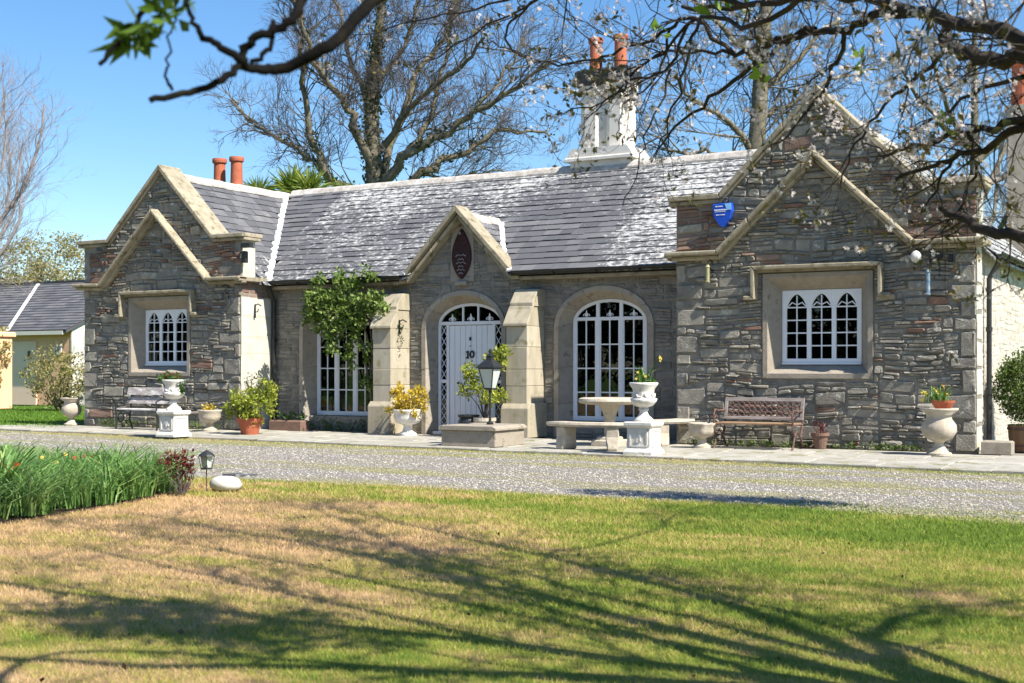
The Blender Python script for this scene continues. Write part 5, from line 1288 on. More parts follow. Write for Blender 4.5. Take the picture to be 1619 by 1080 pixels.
# mown grass: blades over the visible lawn and a margin, denser near the camera
def in_lawn(P):
    e = np.array([lawn_y(x) for x in np.linspace(-14, 24, 400)]); ly = np.interp(P[:, 0], np.linspace(-14, 24, 400), e)
    return (P[:, 1] < ly+.05+rs.normal(size=len(P))*.06) & ~inside(P, bed)
th = math.radians(29.66); dd = np.array([-math.sin(th), math.cos(th)]); rr_ = np.array([math.cos(th), math.sin(th)]); c0 = np.array([13.5, -22.1])
allP = []; allH = []; allW = []
for d0, d1, dens, hgt, wd in ((4.2, 6.5, 9500, .024, .0034), (6.5, 9.5, 6000, .028, .0046), (9.5, 13, 3400, .032, .0065), (13, 18.5, 1800, .036, .009)):
    area = (d1-d0)*(.44*(d0+d1)+2.0); n_ = int(area*dens)
    d_ = rs.uniform(d0, d1, n_); lat = rs.uniform(-1, 1, n_)*(.44*d_+1.0); P = c0+d_[:, None]*dd+lat[:, None]*rr_
    k = in_lawn(P); P = P[k]; allP.append(P); allH.append(hgt*rs.uniform(.5, 1.35, len(P))); allW.append(wd*rs.uniform(.7, 1.3, len(P)))
GP = np.concatenate(allP); GP = np.concatenate([GP, np.full((len(GP), 1), -.032)], 1)
tag(blades('grass', GP, np.concatenate(allH), np.concatenate(allW), 'blade', None, .55), 'short mown lawn grass, tan and dry at left, green at right', 'grass', kind='stuff')
P = rs.uniform([-24, -2.2], [-9.9, 14], (60000, 2)); k = (P[:, 1] > te(P[:, 0])+.6); P = P[k]
tag(blades('side_grass', np.concatenate([P, np.full((len(P), 1), -.035)], 1), rs.uniform(.03, .08, len(P)), .03, 'sidegrass', None, .5), 'bright green grass beyond the left end of the house', 'grass', kind='stuff')
# ragged tufts and moss on the gravel margins
P = np.concatenate([np.stack([xs := rs.uniform(-2, 16, 9000), np.interp(xs, [p[0] for p in lawn_edge], [p[1] for p in lawn_edge])+np.abs(rs.normal(size=9000))*.16*np.where(xs > 9.5, 3.2, 1.)], 1),
                    np.stack([xt := rs.uniform(-9, 14, 5000), te(xt)-np.abs(rs.normal(size=5000))*.14-.02], 1)])
tag(blades('verge_grass', np.concatenate([P, np.full((len(P), 1), -.045)], 1), rs.uniform(.015, .045, len(P)), .009, 'blade', None, .6), 'straggling grass and moss along the gravel edges', 'grass', kind='stuff')
P = rs.uniform([3, -18.5], [13, -10.4], (150, 2)); P = P[in_lawn(P)]
tag(leaves('fallen_leaves', np.concatenate([P, np.full((len(P), 1), -.008)], 1), .032, 'deadleaf', None, .6, .3), 'scattered small dark dead leaves lying on the lawn', 'leaves', kind='stuff')
# gravel chippings
n_ = 120000; d_ = 10+ (rs.uniform(0, 1, n_)**1.3)*19; lat = rs.uniform(-1, 1, n_)*(.42*d_+1); P = c0+d_[:, None]*dd+lat[:, None]*rr_
ly = np.interp(P[:, 0], [p[0] for p in lawn_edge], [p[1] for p in lawn_edge]); k = (P[:, 1] < te(P[:, 0])-.02) & (P[:, 1] > ly-.1) & ~inside(P, bed); P = P[k]; n_ = len(P)
sz = rs.uniform(.006, .015, n_)*(1+(np.linalg.norm(P-c0, axis=1)-12)*.02); base = np.array([(1, 0, 0), (0, 1, 0), (-1, 0, 0), (0, -1, 0), (0, 0, .8), (0, 0, -.6)]); an = rs.uniform(0, 2*PI, n_)
Vv = base[None]*sz[:, None, None]*rs.uniform(.6, 1.25, (n_, 6, 3)); ca, sa = np.cos(an)[:, None], np.sin(an)[:, None]
Vx = Vv[:, :, 0]*ca-Vv[:, :, 1]*sa; Vy = Vv[:, :, 0]*sa+Vv[:, :, 1]*ca; V = np.stack([Vx+P[:, 0:1], Vy+P[:, 1:2], Vv[:, :, 2]-.038], 2).reshape(-1, 3)
T = np.array([[0, 1, 4], [1, 2, 4], [2, 3, 4], [3, 0, 4]]); Fc = ((np.arange(n_)*6)[:, None, None]+T[None]).reshape(-1, 3)
tag(npmesh('gravel', V, Fc, np.repeat(rs.uniform(0, 1, n_), 6), 'pebble'), 'loose pale grey gravel chippings on the drive', 'gravel', kind='stuff')

# ------------------------------------------------------------------ trees
def tubes(name, lines, mt, parent, sides=3):
    V = []; Fc = []; o = 0; R = []
    for pts, rad in lines:
        n_ = len(pts); P = np.array(pts, float); r = np.array(rad, float)
        D = np.gradient(P, axis=0); D /= np.linalg.norm(D, axis=1)[:, None]+1e-9
        a = np.cross(D[0], (0, 0, 1.) if abs(D[0][2]) < .9 else (1., 0, 0)); A = []
        for i in range(n_):
            a = a-D[i]*a.dot(D[i]); a = a/(np.linalg.norm(a)+1e-9); A.append(a)
        A = np.array(A); B = np.cross(D, A); t_ = 2*PI*np.arange(sides)/sides
        ring = P[:, None]+(A[:, None]*np.cos(t_)[None, :, None]+B[:, None]*np.sin(t_)[None, :, None])*r[:, None, None]
        V.append(ring.reshape(-1, 3)); R += [random.random()]*(n_*sides)
        i = np.arange(n_-1)[:, None]; k = np.arange(sides)[None]; k2 = (k+1) % sides
        Fc.append(np.stack([i*sides+k+o, i*sides+k2+o, (i+1)*sides+k2+o, (i+1)*sides+k+o], 2).reshape(-1, 4)); o += n_*sides
    return npmesh(name, np.concatenate(V), np.concatenate(Fc), np.array(R), mt, parent, smooth=sides > 4)
def smoothline(pts, r0, r1, k=4, jit=.0):
    P = np.array(pts, float); n_ = len(P); out = []
    for i in range(n_-1):
        p0, p1, p2, p3 = P[max(i-1, 0)], P[i], P[i+1], P[min(i+2, n_-1)]
        for j in range(k):
            t = j/k; out.append(.5*((2*p1)+(-p0+p2)*t+(2*p0-5*p1+4*p2-p3)*t*t+(-p0+3*p1-3*p2+p3)*t**3))
    out.append(P[-1]); out = np.array(out)
    if jit: out[1:-1] += rs.normal(size=(len(out)-2, 3))*jit
    L_ = len(out); return out, np.linspace(0, 1, L_)**.8*(r1-r0)+r0
def grow(out, p, d, L_, r, lv, mx, nch, ang, upb, tips=None, wob=.18, ratio=.62, nseg=4, dens=1.):
    """recursive twig: a wobbling line with children along it"""
    P = [p]; d = d/np.linalg.norm(d)
    for i in range(nseg):
        d = d+rs.normal(size=3)*wob; d[2] += upb; d /= np.linalg.norm(d); P.append(P[-1]+d*L_/nseg)
    out.append((P, np.linspace(r, r*.45, nseg+1), lv))
    if lv >= mx:
        if tips is not None: tips.append((P[-1], d)); tips.append((P[nseg//2], d))
        return
    n_ = max(1, int(round(nch*dens*U(.8, 1.2))))
    for k in range(n_):
        t = U(.25, 1.) if k else 1.; i = min(int(t*nseg), nseg-1); q = P[i]+(P[i+1]-P[i])*(t*nseg-i)
        s_ = rs.normal(size=3); s_ -= d*s_.dot(d); s_ /= np.linalg.norm(s_)+1e-9; a = ang*U(.6, 1.3)
        grow(out, q, d*math.cos(a)+s_*math.sin(a), L_*ratio*U(.7, 1.2), r*.55, lv+1, mx, nch, ang, upb, tips, wob, ratio, max(2, nseg-1), 1.)
def tree_from_limbs(t, limbs, tw, mt_big, mt_tw, spawn, L0, mx, nch, ang=.75, upb=.06, jit=.03, rt=.01, tips=None, ratio=.62, wob=.18, keep=None):
    big = []; small = []; kids = None
    for nm, pts, r0, r1 in limbs:
        ln, rd = smoothline(pts, r0, r1, 4, jit if nm != 'trunk' else 0)
        if nm == 'trunk': tubes('trunk', [(ln, rd)], mt_big, t, 10)
        else: big.append((ln, rd))
        sp = spawn if nm != 'trunk' else spawn*.5
        tot = np.linalg.norm(np.diff(ln, axis=0), axis=1).sum(); n_ = max(2, int(tot*sp)); tree = []
        for k in range(n_):
            f_ = U(.12 if nm != 'trunk' else .5, 1.) if k else 1.; i = min(int(f_*(len(ln)-1)), len(ln)-2); d = ln[i+1]-ln[i]; d /= np.linalg.norm(d)
            if keep and not keep(ln[i]): continue
            s_ = rs.normal(size=3); s_ -= d*s_.dot(d); s_ /= np.linalg.norm(s_); a = ang*U(.6, 1.2)
            grow(small, ln[i], d*math.cos(a)+s_*math.sin(a), L0*U(.6, 1.2)*(1.1-.4*f_), min(rd[i]*.6, rt), 0, mx, nch, ang, upb, tips, wob, ratio)
    for b_ in big: tubes('limb', [b_], mt_big, t, 7)
    a = [(p, r) for p, r, lv in small if lv == 0]; c = [(p, r) for p, r, lv in small if lv > 0]
    o1 = tubes('branches', a, mt_big, t, 4); o1['kind'] = 'stuff'
    if c: o2 = tubes('twigs', c, mt_tw, t, 3); o2['kind'] = 'stuff'
    return small

IVYT = [
    ('trunk', [(-10.98, 12.29, -.05), (-11.01, 12.27, 4.65), (-11.12, 12.21, 6.90), (-11.23, 12.15, 9.16), (-11.19, 12.17, 10.80), (-10.72, 11.86, 12.30), (-10.22, 11.57, 14.17)], 0.46, 0.1),
    ('limb', [(-11.08, 12.23, 7.11), (-11.25, 11.56, 8.76), (-11.39, 10.91, 9.77), (-11.54, 9.67, 10.54), (-11.73, 8.99, 12.16), (-11.66, 8.45, 13.54)], 0.17, 0.05),
    ('limb', [(-11.12, 12.21, 6.86), (-12.13, 11.06, 7.44), (-12.20, 10.45, 8.37), (-12.20, 9.87, 9.86), (-11.91, 9.46, 11.51), (-11.73, 8.99, 13.31)], 0.17, 0.05),
    ('limb', [(-12.13, 11.06, 7.44), (-13.65, 11.35, 8.52), (-15.21, 11.61, 9.33), (-16.00, 11.73, 9.75), (-16.91, 11.80, 10.49)], 0.09, 0.03),
    ('limb', [(-11.01, 12.27, 7.01), (-10.02, 12.26, 8.05), (-8.87, 12.35, 8.67), (-7.56, 12.51, 9.27), (-6.12, 12.76, 9.95), (-5.07, 12.78, 10.62)], 0.2, 0.04),
    ('limb', [(-11.01, 12.27, 6.60), (-10.04, 13.40, 7.70), (-9.04, 14.54, 8.61), (-8.20, 15.60, 9.33), (-7.14, 16.78, 9.21)], 0.18, 0.035),
    ('limb', [(-10.96, 12.30, 7.52), (-10.85, 12.94, 9.25), (-10.50, 13.71, 11.02), (-10.04, 14.55, 12.41), (-9.76, 15.29, 14.04)], 0.16, 0.05),
    ('limb', [(-11.01, 12.27, 8.34), (-9.56, 11.95, 9.57), (-7.81, 11.80, 10.54), (-6.53, 11.37, 11.26)], 0.13, 0.04),
    ('limb', [(-10.02, 12.26, 8.05), (-9.86, 13.50, 9.56), (-10.04, 14.55, 11.35), (-10.36, 15.52, 13.31)], 0.11, 0.04),
    ('limb', [(-11.19, 12.17, 9.57), (-12.03, 12.27, 11.12), (-12.69, 12.47, 12.70), (-13.27, 12.71, 14.53)], 0.12, 0.04),
    ('limb', [(-11.10, 12.22, 10.59), (-10.58, 13.09, 11.95), (-10.41, 13.77, 13.54)], 0.1, 0.04),
    ('limb', [(-10.04, 13.40, 7.70), (-9.94, 15.18, 7.71), (-9.33, 16.68, 8.18), (-8.86, 18.10, 7.88)], 0.06, 0.02),
    ('limb', [(-7.56, 12.51, 9.27), (-6.95, 13.43, 10.77), (-6.68, 14.17, 11.90)], 0.07, 0.03)]
t = root('ivy_clad_tree', 'big bare spreading tree with an ivy clad trunk behind the main roof', 'tree', (0, 0, 0))
tree_from_limbs(t, IVYT, None, 'bark', 'twig', 4.2, 1.5, 3, 3.9, .62, .05, .07, .026, ratio=.62)
P = []
for nm, pts, r0, r1 in IVYT[:6]:
    ln, rd = smoothline(pts, r0, r1, 10)
    for p, r in zip(ln, rd):
        if p[2] > 5.5: P.append(ball(int((60 if p[2] < 12 else 20) if nm == 'trunk' else 9 if p[2] < 9 else 2), p, (r*1.2+.07,)*3, .5))
leaves('ivy', np.concatenate(P), .11, 'ivy', t, .8)

RT = [
    ('trunk', [(0.76, 14.37, -.05), (0.83, 14.41, 4.70), (0.86, 14.43, 6.93), (0.99, 14.50, 8.78), (1.07, 14.55, 10.63), (1.28, 14.67, 13.23)], 0.36, 0.18),
    ('limb', [(0.91, 14.46, 7.58), (0.36, 13.57, 8.50), (-0.10, 12.74, 8.85), (-0.49, 11.36, 9.44)], 0.12, 0.03),
    ('limb', [(0.89, 14.45, 7.26), (-0.32, 14.33, 7.75), (-1.49, 14.24, 7.87), (-2.27, 14.37, 8.40)], 0.1, 0.03),
    ('limb', [(1.02, 14.52, 9.34), (1.80, 15.54, 10.57), (2.81, 16.69, 11.83)], 0.12, 0.05),
    ('limb', [(1.07, 14.55, 10.26), (0.36, 13.57, 11.06), (-0.41, 12.56, 12.01)], 0.12, 0.05),
    ('limb', [(0.99, 14.50, 8.59), (1.48, 15.94, 9.17), (2.19, 17.49, 10.15), (3.30, 19.27, 10.77)], 0.1, 0.03),
    ('limb', [(0.86, 14.43, 6.83), (1.79, 13.81, 7.50), (2.44, 13.60, 8.31)], 0.1, 0.03)]
t = root('tall_bare_tree', 'tall bare tree with a thick straight trunk behind the right gable', 'tree', (0, 0, 0))
tree_from_limbs(t, RT, None, 'bark', 'twig', 3.0, 1.7, 3, 3.6, .7, .05, .06, .028)

def bare_tree(name, label, loc, h, mt_b, mt_t, spread=.55, n_l=9, seed=1, L0=1.2, fine=3, rt=.02, lean=(0, 0), sp=2.2):
    rs.seed(seed); random.seed(seed)
    t = root(name, label, 'tree', loc); lm_ = [('trunk', [(0, 0, -.05), (lean[0]*.3, 0, h*.3), (lean[0]*.7, lean[1]*.5, h*.62), (lean[0], lean[1], h*.92)], h*.022, h*.005)]
    for k in range(n_l):
        a = 2*PI*k/n_l+U(-.3, .3); z0 = h*U(.22, .62); L_ = h*U(.3, .45)*(1.15-z0/h); s_ = spread*U(.8, 1.3)
        x0, y0 = lean[0]*z0/h, lean[1]*z0/h
        lm_.append(('limb', [(x0, y0, z0), (x0+math.cos(a)*L_*.4*s_*1.3, y0+math.sin(a)*L_*.4*s_*1.3, z0+L_*.3), (x0+math.cos(a)*L_*.9*s_*1.2, y0+math.sin(a)*L_*.9*s_*1.2, z0+L_*.8), (x0+math.cos(a)*L_*s_*1.2, y0+math.sin(a)*L_*s_*1.2, z0+L_*1.25)], h*.009, h*.002))
    tree_from_limbs(t, lm_, None, mt_b, mt_t, sp, L0, fine, 3.2, .6, .10, .03, rt)
    return t
bare_tree('pale_bare_tree', 'pale thin twigged bare tree at the left beyond the outbuilding', (-16.6, -0.1, 0), 10.5, 'paletwig', 'paletwig', .62, 20, 3, 1.3, 3, .011, sp=5.5)
bare_tree('slender_bare_tree', 'slender bare tree standing behind the right wing roof', (6.5, 17.5, 0), 12.5, 'bark', 'twig', .8, 12, 5, 1.5, 3, .02)
rs.seed(21); random.seed(21)

def bush(name, label, cat, loc, r, n_c, per, cr, size, mt, trunk_h=0., group=None):
    t = root(name, label, cat, loc, 0, group)
    stems(t, 24, 0, (0, 0, r[2]*.9+trunk_h), (r[0]*.7, r[1]*.7, r[2]*.6), .025+trunk_h*.012, 'bark', 'stems'); leaves('foliage', clumps(n_c, per, (0, 0, r[2]+trunk_h), r, cr), size, mt, t, .5)
    return t
bush('evergreen_bush', 'rounded dull green bush rising behind the outbuilding roof', 'bush', (-31.5, 16.5, 0), (2.6, 2.6, 3.0), 330, 60, .5, .13, 'shrubpale', 1.2)
bush('pale_shrub', 'loose pinkish yellow shrub in front of the cream outbuilding', 'shrub', (-19.0, 6.3, 0), (1.25, 1.0, .95), 120, 26, .22, .10, 'shrubpale', .1)
# spiky palms behind the roof junction
for i, (x_, y_, z_, s_) in enumerate(((-10.6, 5.9, 6.05, 1.), (-9.75, 6.3, 6.25, 1.15), (-8.85, 6.0, 6.1, 1.05), (-8.1, 6.6, 5.85, .9))):
    t = root('cabbage_palm', ('leftmost spiky green palm head behind the slate roof junction', 'tallest spiky green palm head behind the slate roof junction', 'spiky green palm head right of the tallest one behind the roof', 'rightmost and lowest spiky palm head behind the roof')[i], 'palm', (x_, y_, 0), 0, 'spiky palms behind the roof')
    b = MB(); b.tube([(0, 0, 0), (.05, 0, z_*.5), (0, 0, z_+.1)], [.14, .11, .09], 8); b.build('trunk', 'bark', t)
    n_ = 210; az = rs.uniform(0, 2*PI, n_); el = rs.uniform(.0, 1.45, n_); ln = rs.uniform(.55, .9, n_)*s_
    D = np.stack([np.cos(az)*np.cos(el), np.sin(az)*np.cos(el), np.sin(el)], 1); O_ = np.array([0, 0, z_])+rs.normal(size=(n_, 3))*.06
    S = np.cross(D, rs.normal(size=(n_, 3))); S /= np.linalg.norm(S, axis=1)[:, None]; w_ = .022
    m_ = O_+D*ln[:, None]*.55; e_ = O_+D*ln[:, None]; e_[:, 2] -= .12*ln
    V = np.stack([O_-S*w_, O_+S*w_, m_-S*w_, m_+S*w_, e_], 1).reshape(-1, 3); T = np.array([[0, 1, 3], [0, 3, 2], [2, 3, 4]]); Fc = ((np.arange(n_)*5)[:, None, None]+T[None]).reshape(-1, 3)
    npmesh('fronds', V, Fc, np.repeat(rs.uniform(0, 1, n_), 5), 'palm', t)

# cherry tree: trunk beyond the right edge of the view, limbs reaching over the lawn
FK = (14.7, -17.1, 1.9)
CH = [
    ('limb', [FK, (14.1, -17.1, 2.1), (13.35, -16.89, 2.19), (13.04, -16.61, 2.43), (12.68, -16.35, 2.68), (12.33, -16.09, 2.87), (11.96, -15.84, 3.06), (11.55, -15.62, 3.21), (11.07, -15.20, 3.32), (10.53, -14.81, 3.49)], 0.06, 0.012),
    ('limb', [FK, (14.0, -16.6, 2.2), (13.33, -16.21, 2.41), (12.99, -15.95, 2.63), (12.59, -15.71, 2.75), (12.38, -15.60, 2.79), (12.17, -15.38, 2.91), (12.14, -15.28, 3.09), (11.81, -15.12, 3.20), (11.58, -15.02, 3.18), (11.37, -14.91, 3.22), (11.09, -14.72, 3.25)], 0.06, 0.015),
    ('limb', [FK, (14.0, -16.4, 2.4), (13.32, -15.76, 2.57), (12.88, -15.32, 2.62), (12.50, -15.08, 2.54), (12.30, -14.96, 2.47), (12.10, -14.84, 2.44), (11.73, -14.59, 2.38)], 0.05, 0.010),
    ('limb', [(12.88, -15.32, 2.62), (12.50, -15.08, 2.57), (12.17, -14.80, 2.59), (11.83, -14.54, 2.59), (11.56, -14.23, 2.59)], 0.03, 0.008),
    ('limb', [FK, (14.0, -16.3, 1.95), (13.32, -15.76, 2.00), (12.89, -15.43, 1.99), (12.51, -15.18, 1.99), (12.28, -14.97, 2.04), (12.14, -14.82, 2.12), (12.01, -14.66, 2.20)], 0.05, 0.02),
    ('limb', [(11.09, -14.72, 3.25), (10.80, -14.66, 3.20), (10.53, -14.59, 3.47), (10.31, -14.48, 3.46), (10.02, -14.41, 3.39), (9.72, -14.36, 3.36), (9.41, -14.30, 3.38), (9.01, -14.30, 3.52), (8.79, -14.19, 3.65)], 0.018, 0.004),
    ('limb', [(11.55, -15.62, 3.21), (11.19, -15.36, 3.16), (10.71, -14.94, 3.36), (10.56, -14.80, 3.11), (10.39, -14.66, 2.84), (10.27, -14.62, 2.63)], 0.018, 0.004),
    ('limb', [(11.37, -14.91, 3.22), (11.14, -14.81, 3.17), (10.80, -14.66, 3.05), (10.56, -14.57, 2.94), (10.31, -14.48, 2.79), (10.17, -14.45, 2.63)], 0.022, 0.005),
    ('limb', [(11.07, -15.20, 3.32), (10.45, -15.09, 3.53), (9.85, -14.97, 3.66), (9.48, -14.72, 3.70), (8.94, -14.57, 3.58), (8.58, -14.55, 3.49), (8.29, -14.48, 3.45)], 0.015, 0.003),
    ('limb', [(10.45, -15.09, 3.53), (9.89, -15.06, 3.67), (9.41, -14.99, 3.64), (8.91, -14.93, 3.63), (8.43, -14.86, 3.62), (8.07, -14.83, 3.60)], 0.012, 0.003),
    ('limb', [(9.48, -14.72, 3.70), (9.21, -14.65, 3.57), (9.22, -14.53, 3.42), (9.33, -14.35, 3.40), (9.56, -14.22, 3.38)], 0.01, 0.004),
    ('limb', [(10.53, -14.59, 3.47), (10.28, -14.50, 3.20), (10.06, -14.51, 3.14), (9.76, -14.45, 3.04), (9.50, -14.48, 3.00)], 0.012, 0.004),
    ('limb', [(10.53, -14.59, 3.47), (10.15, -14.45, 3.28), (9.85, -14.35, 3.12), (9.62, -14.3, 2.98)], 0.012, 0.003),
    ('limb', [(10.31, -14.48, 3.46), (10.2, -14.4, 3.2), (9.95, -14.35, 3.05), (9.85, -14.3, 2.86)], 0.010, 0.003),
    ('limb', [(10.80, -14.66, 3.20), (10.45, -14.5, 3.3), (10.12, -14.4, 3.3), (9.8, -14.3, 3.22), (9.5, -14.25, 3.16)], 0.012, 0.003),
    ('limb', [(10.39, -14.66, 3.16), (10.23, -14.64, 2.82), (10.13, -14.58, 2.60), (10.01, -14.54, 2.35)], 0.008, 0.003),
    ('limb', [(11.58, -15.02, 3.18), (11.47, -14.86, 2.99), (11.32, -14.71, 2.86), (11.11, -14.60, 2.69), (10.95, -14.58, 2.62)], 0.016, 0.004),
    ('limb', [(12.17, -15.38, 2.91), (11.93, -15.05, 2.83), (11.68, -14.73, 2.75), (11.46, -14.51, 2.58), (11.36, -14.34, 2.39)], 0.014, 0.004),
    ('limb', [(12.54, -15.39, 2.73), (12.24, -14.99, 2.75), (11.95, -14.70, 2.69), (11.71, -14.38, 2.66)], 0.015, 0.004),
    ('limb', [(12.17, -14.80, 2.59), (12.19, -14.68, 2.43), (12.11, -14.61, 2.20), (11.99, -14.56, 2.07)], 0.014, 0.004),
    ('limb', [(12.10, -14.84, 2.44), (12.00, -14.78, 2.29), (11.89, -14.62, 2.18)], 0.012, 0.003)]
OVER = [   # the high crown, above and beside the view
    ('trunk', [(14.75, -17.2, -.06), (14.7, -17.15, .9), FK, (14.5, -17.2, 2.7)], .17, .12),
    ('limb', [(14.6, -17.1, 2.3), (13.6, -17.3, 3.5), (12.3, -17.5, 4.5), (10.9, -17.6, 5.3), (9.8, -17.5, 5.9)], .09, .02),
    ('limb', [(14.6, -17.1, 2.4), (13.8, -16.4, 3.8), (12.6, -15.6, 4.9), (11.3, -15.0, 5.7), (10.0, -14.6, 6.2)], .09, .02),
    ('limb', [(14.6, -17.1, 2.4), (14.2, -15.8, 3.7), (13.2, -14.8, 4.7), (12.0, -13.9, 5.4), (10.8, -13.1, 5.8)], .08, .02),
    ('limb', [(14.6, -17.1, 2.5), (13.9, -17.9, 3.9), (13.1, -18.9, 5.0), (12.0, -19.7, 5.8)], .08, .02),
    ('limb', [(14.6, -17.1, 2.5), (15.6, -16.4, 4.2), (16.6, -15.8, 5.4), (17.6, -15.2, 6.0)], .08, .02),
    ('limb', [(13.6, -17.3, 3.5), (12.4, -16.9, 4.0), (11.3, -16.5, 4.6), (10.2, -16.1, 5.1)], .05, .015),
    ('limb', [(14.6, -17.1, 2.5), (15.3, -18.2, 4.1), (15.9, -19.5, 5.2)], .08, .02),
    ('limb', [(13.2, -14.8, 4.7), (13.6, -13.2, 5.0), (13.4, -11.8, 5.1), (13.1, -10.4, 4.9)], .022, .01),
    ('limb', [(14.5, -17.0, 2.6), (12.9, -16.5, 3.6), (11.2, -15.8, 4.3), (9.6, -15.3, 4.9), (8.4, -15.0, 5.2)], .05, .012),
    ('limb', [(14.5, -17.1, 2.6), (13.0, -15.9, 3.9), (11.4, -14.4, 4.6), (10.0, -13.0, 5.1)], .05, .012)]
t = root('cherry_tree', 'blossoming cherry tree whose branches hang into the top right of the view', 'tree', (0, 0, 0))
tips = []
tree_from_limbs(t, CH, None, 'darkbark', 'darkbark', 6.4, .48, 2, 3.0, .75, .015, .012, .0055, tips=tips, ratio=.6, wob=.22, keep=lambda p: not (p[2] < 3.05 and p[0] < 11.3 and random.random() < .72))
tips2 = []
tree_from_limbs(t, OVER, None, 'darkbark', 'darkbark', 3.2, 1.15, 2, 3.4, .7, .02, .03, .018, tips=tips2, ratio=.6)
tp = np.array([p for p, d in tips]); tp2 = np.array([p for p, d in tips2])
def blossom(name, P, r):
    n_ = len(P); V = []; k = 5
    N_ = rs.normal(size=(n_, 3)); N_ /= np.linalg.norm(N_, axis=1)[:, None]; S = np.cross(N_, rs.normal(size=(n_, 3))); S /= np.linalg.norm(S, axis=1)[:, None]; Q = np.cross(N_, S)
    rr = (r*rs.uniform(.75, 1.2, n_))[:, None]
    for i in range(k):
        def dr_(a, q, l_): return P+(S*math.cos(a)+Q*math.sin(a))*rr*q+N_*rr*l_
        a = 2*PI*i/k; V.append(np.stack([P, dr_(a-.5, .72, .28), dr_(a, 1., .3), dr_(a+.5, .72, .28)], 1))
    V = np.stack(V, 1).reshape(-1, 3); i = np.arange(n_*k)*4
    return npmesh(name, V, np.stack([i, i+1, i+2, i+3], 1), np.repeat(rs.uniform(0, 1, n_*k), 4), 'blossom', t)
sel = tp[rs.uniform(size=len(tp)) < np.clip((tp[:, 0]-8.6)/3.6, .08, .62)*(1-.8*(tp[:, 2] < 2.5))]
fl = np.concatenate([ball(int(rs.randint(2, 6)), q, (.03,)*3, .2) for q in sel]); blossom('blossom', fl, .0150)
sel = tp[rs.uniform(size=len(tp)) < .15]
leaves('young_leaves', np.concatenate([ball(int(rs.randint(2, 6)), q, (.03,)*3, .1) for q in sel]), .045, 'bronze', t, .42)
sel = tp2[rs.uniform(size=len(tp2)) < .6]
leaves('crown_leaves', np.concatenate([ball(4, q, (.06,)*3, .1) for q in sel]), .06, 'bronze', t, .45)
nc = clumps(8, 22, (9.7, -14.35, 3.2), (.34, .3, .20), .10)
leaves('bud_leaves', nc, .045, 'bronze', t, .5)
big = np.concatenate([ball(5, q, (.05, .05, .04), .1) for q in ((11.7, -15.2, 2.95), (12.1, -14.9, 2.6), (11.39, -15.35, 3.42), (10.98, -15.1, 3.34), (10.85, -15.1, 3.33), (11.2, -15.2, 3.36), (10.3, -14.6, 3.42), (11.05, -14.9, 3.0))])
leaves('bright_leaves', big, .085, 'lime', t, .6)
# denser leafy part of the crown, east of the view
dn = np.concatenate([clumps(46, 60, (13.0, -10.2, 4.9), (1.6, .42, .5), .26), clumps(46, 60, (13.0, -17.9, 4.9), (1.2, .55, .4), .24)])
leaves('dense_leaves', dn, .10, 'bronze', t, .5)

LF = [
    ('limb', [(14.7, -17.15, 2.2), (13.6, -18.0, 3.9), (12.5, -18.5, 4.3), (11.86, -18.89, 3.56), (11.78, -19.17, 2.81), (11.75, -19.41, 2.36), (11.68, -19.57, 2.19), (11.65, -19.70, 2.06), (11.56, -19.75, 2.01), (11.54, -19.82, 1.99), (11.54, -19.88, 2.00), (11.50, -19.90, 2.03), (11.46, -19.92, 2.06), (11.44, -19.94, 2.11), (11.43, -19.94, 2.19)], 0.030, 0.004),
    ('limb', [(11.86, -18.89, 3.56), (11.55, -19.2, 3.1), (11.52, -19.43, 2.67), (11.59, -19.62, 2.34), (11.56, -19.69, 2.18), (11.57, -19.74, 2.12), (11.51, -19.78, 2.08), (11.48, -19.80, 2.05), (11.47, -19.81, 2.01), (11.46, -19.87, 1.96), (11.40, -19.90, 1.94), (11.36, -19.98, 1.91)], 0.017, 0.007),
    ('limb', [(11.55, -19.2, 3.1), (11.35, -19.76, 2.49), (11.35, -19.87, 2.29), (11.33, -19.94, 2.15), (11.34, -19.99, 2.10), (11.32, -20.01, 2.06), (11.30, -20.07, 1.98)], 0.010, 0.005),
    ('limb', [(11.52, -19.75, 2.12), (11.53, -19.77, 2.06), (11.52, -19.80, 2.02), (11.50, -19.83, 2.00)], 0.006, 0.006),
    ('limb', [(11.38, -19.93, 1.94), (11.39, -19.96, 1.98), (11.40, -19.96, 2.05), (11.42, -19.95, 2.11)], 0.004, 0.002)]
for nm, pts, r0, r1 in LF:
    ln, rd = smoothline(pts, r0, r1, 5, .003); o1 = tubes('low_branch', [(ln, rd)], 'shadedbark', t, 8)
lfp = []; lfd = []
for c, n_, dr0 in (((11.325, -20.0, 2.055), 30, (-.4, -.2, -.2)), ((11.40, -19.97, 2.10), 22, (.1, 0, .2)), ((11.36, -19.99, 2.09), 10, (0, 0, -.6)), ((11.42, -19.95, 2.18), 8, (.1, 0, -.3))):
    for _ in range(n_): lfp.append(np.array(c)+rs.normal(size=3)*.012); lfd.append(np.array(dr0)+rs.normal(size=3)*.45)
leaves('low_branch_leaves', np.array(lfp), .070, 'lowleaf', t, .28, 0, .2, dirs=np.array(lfd))

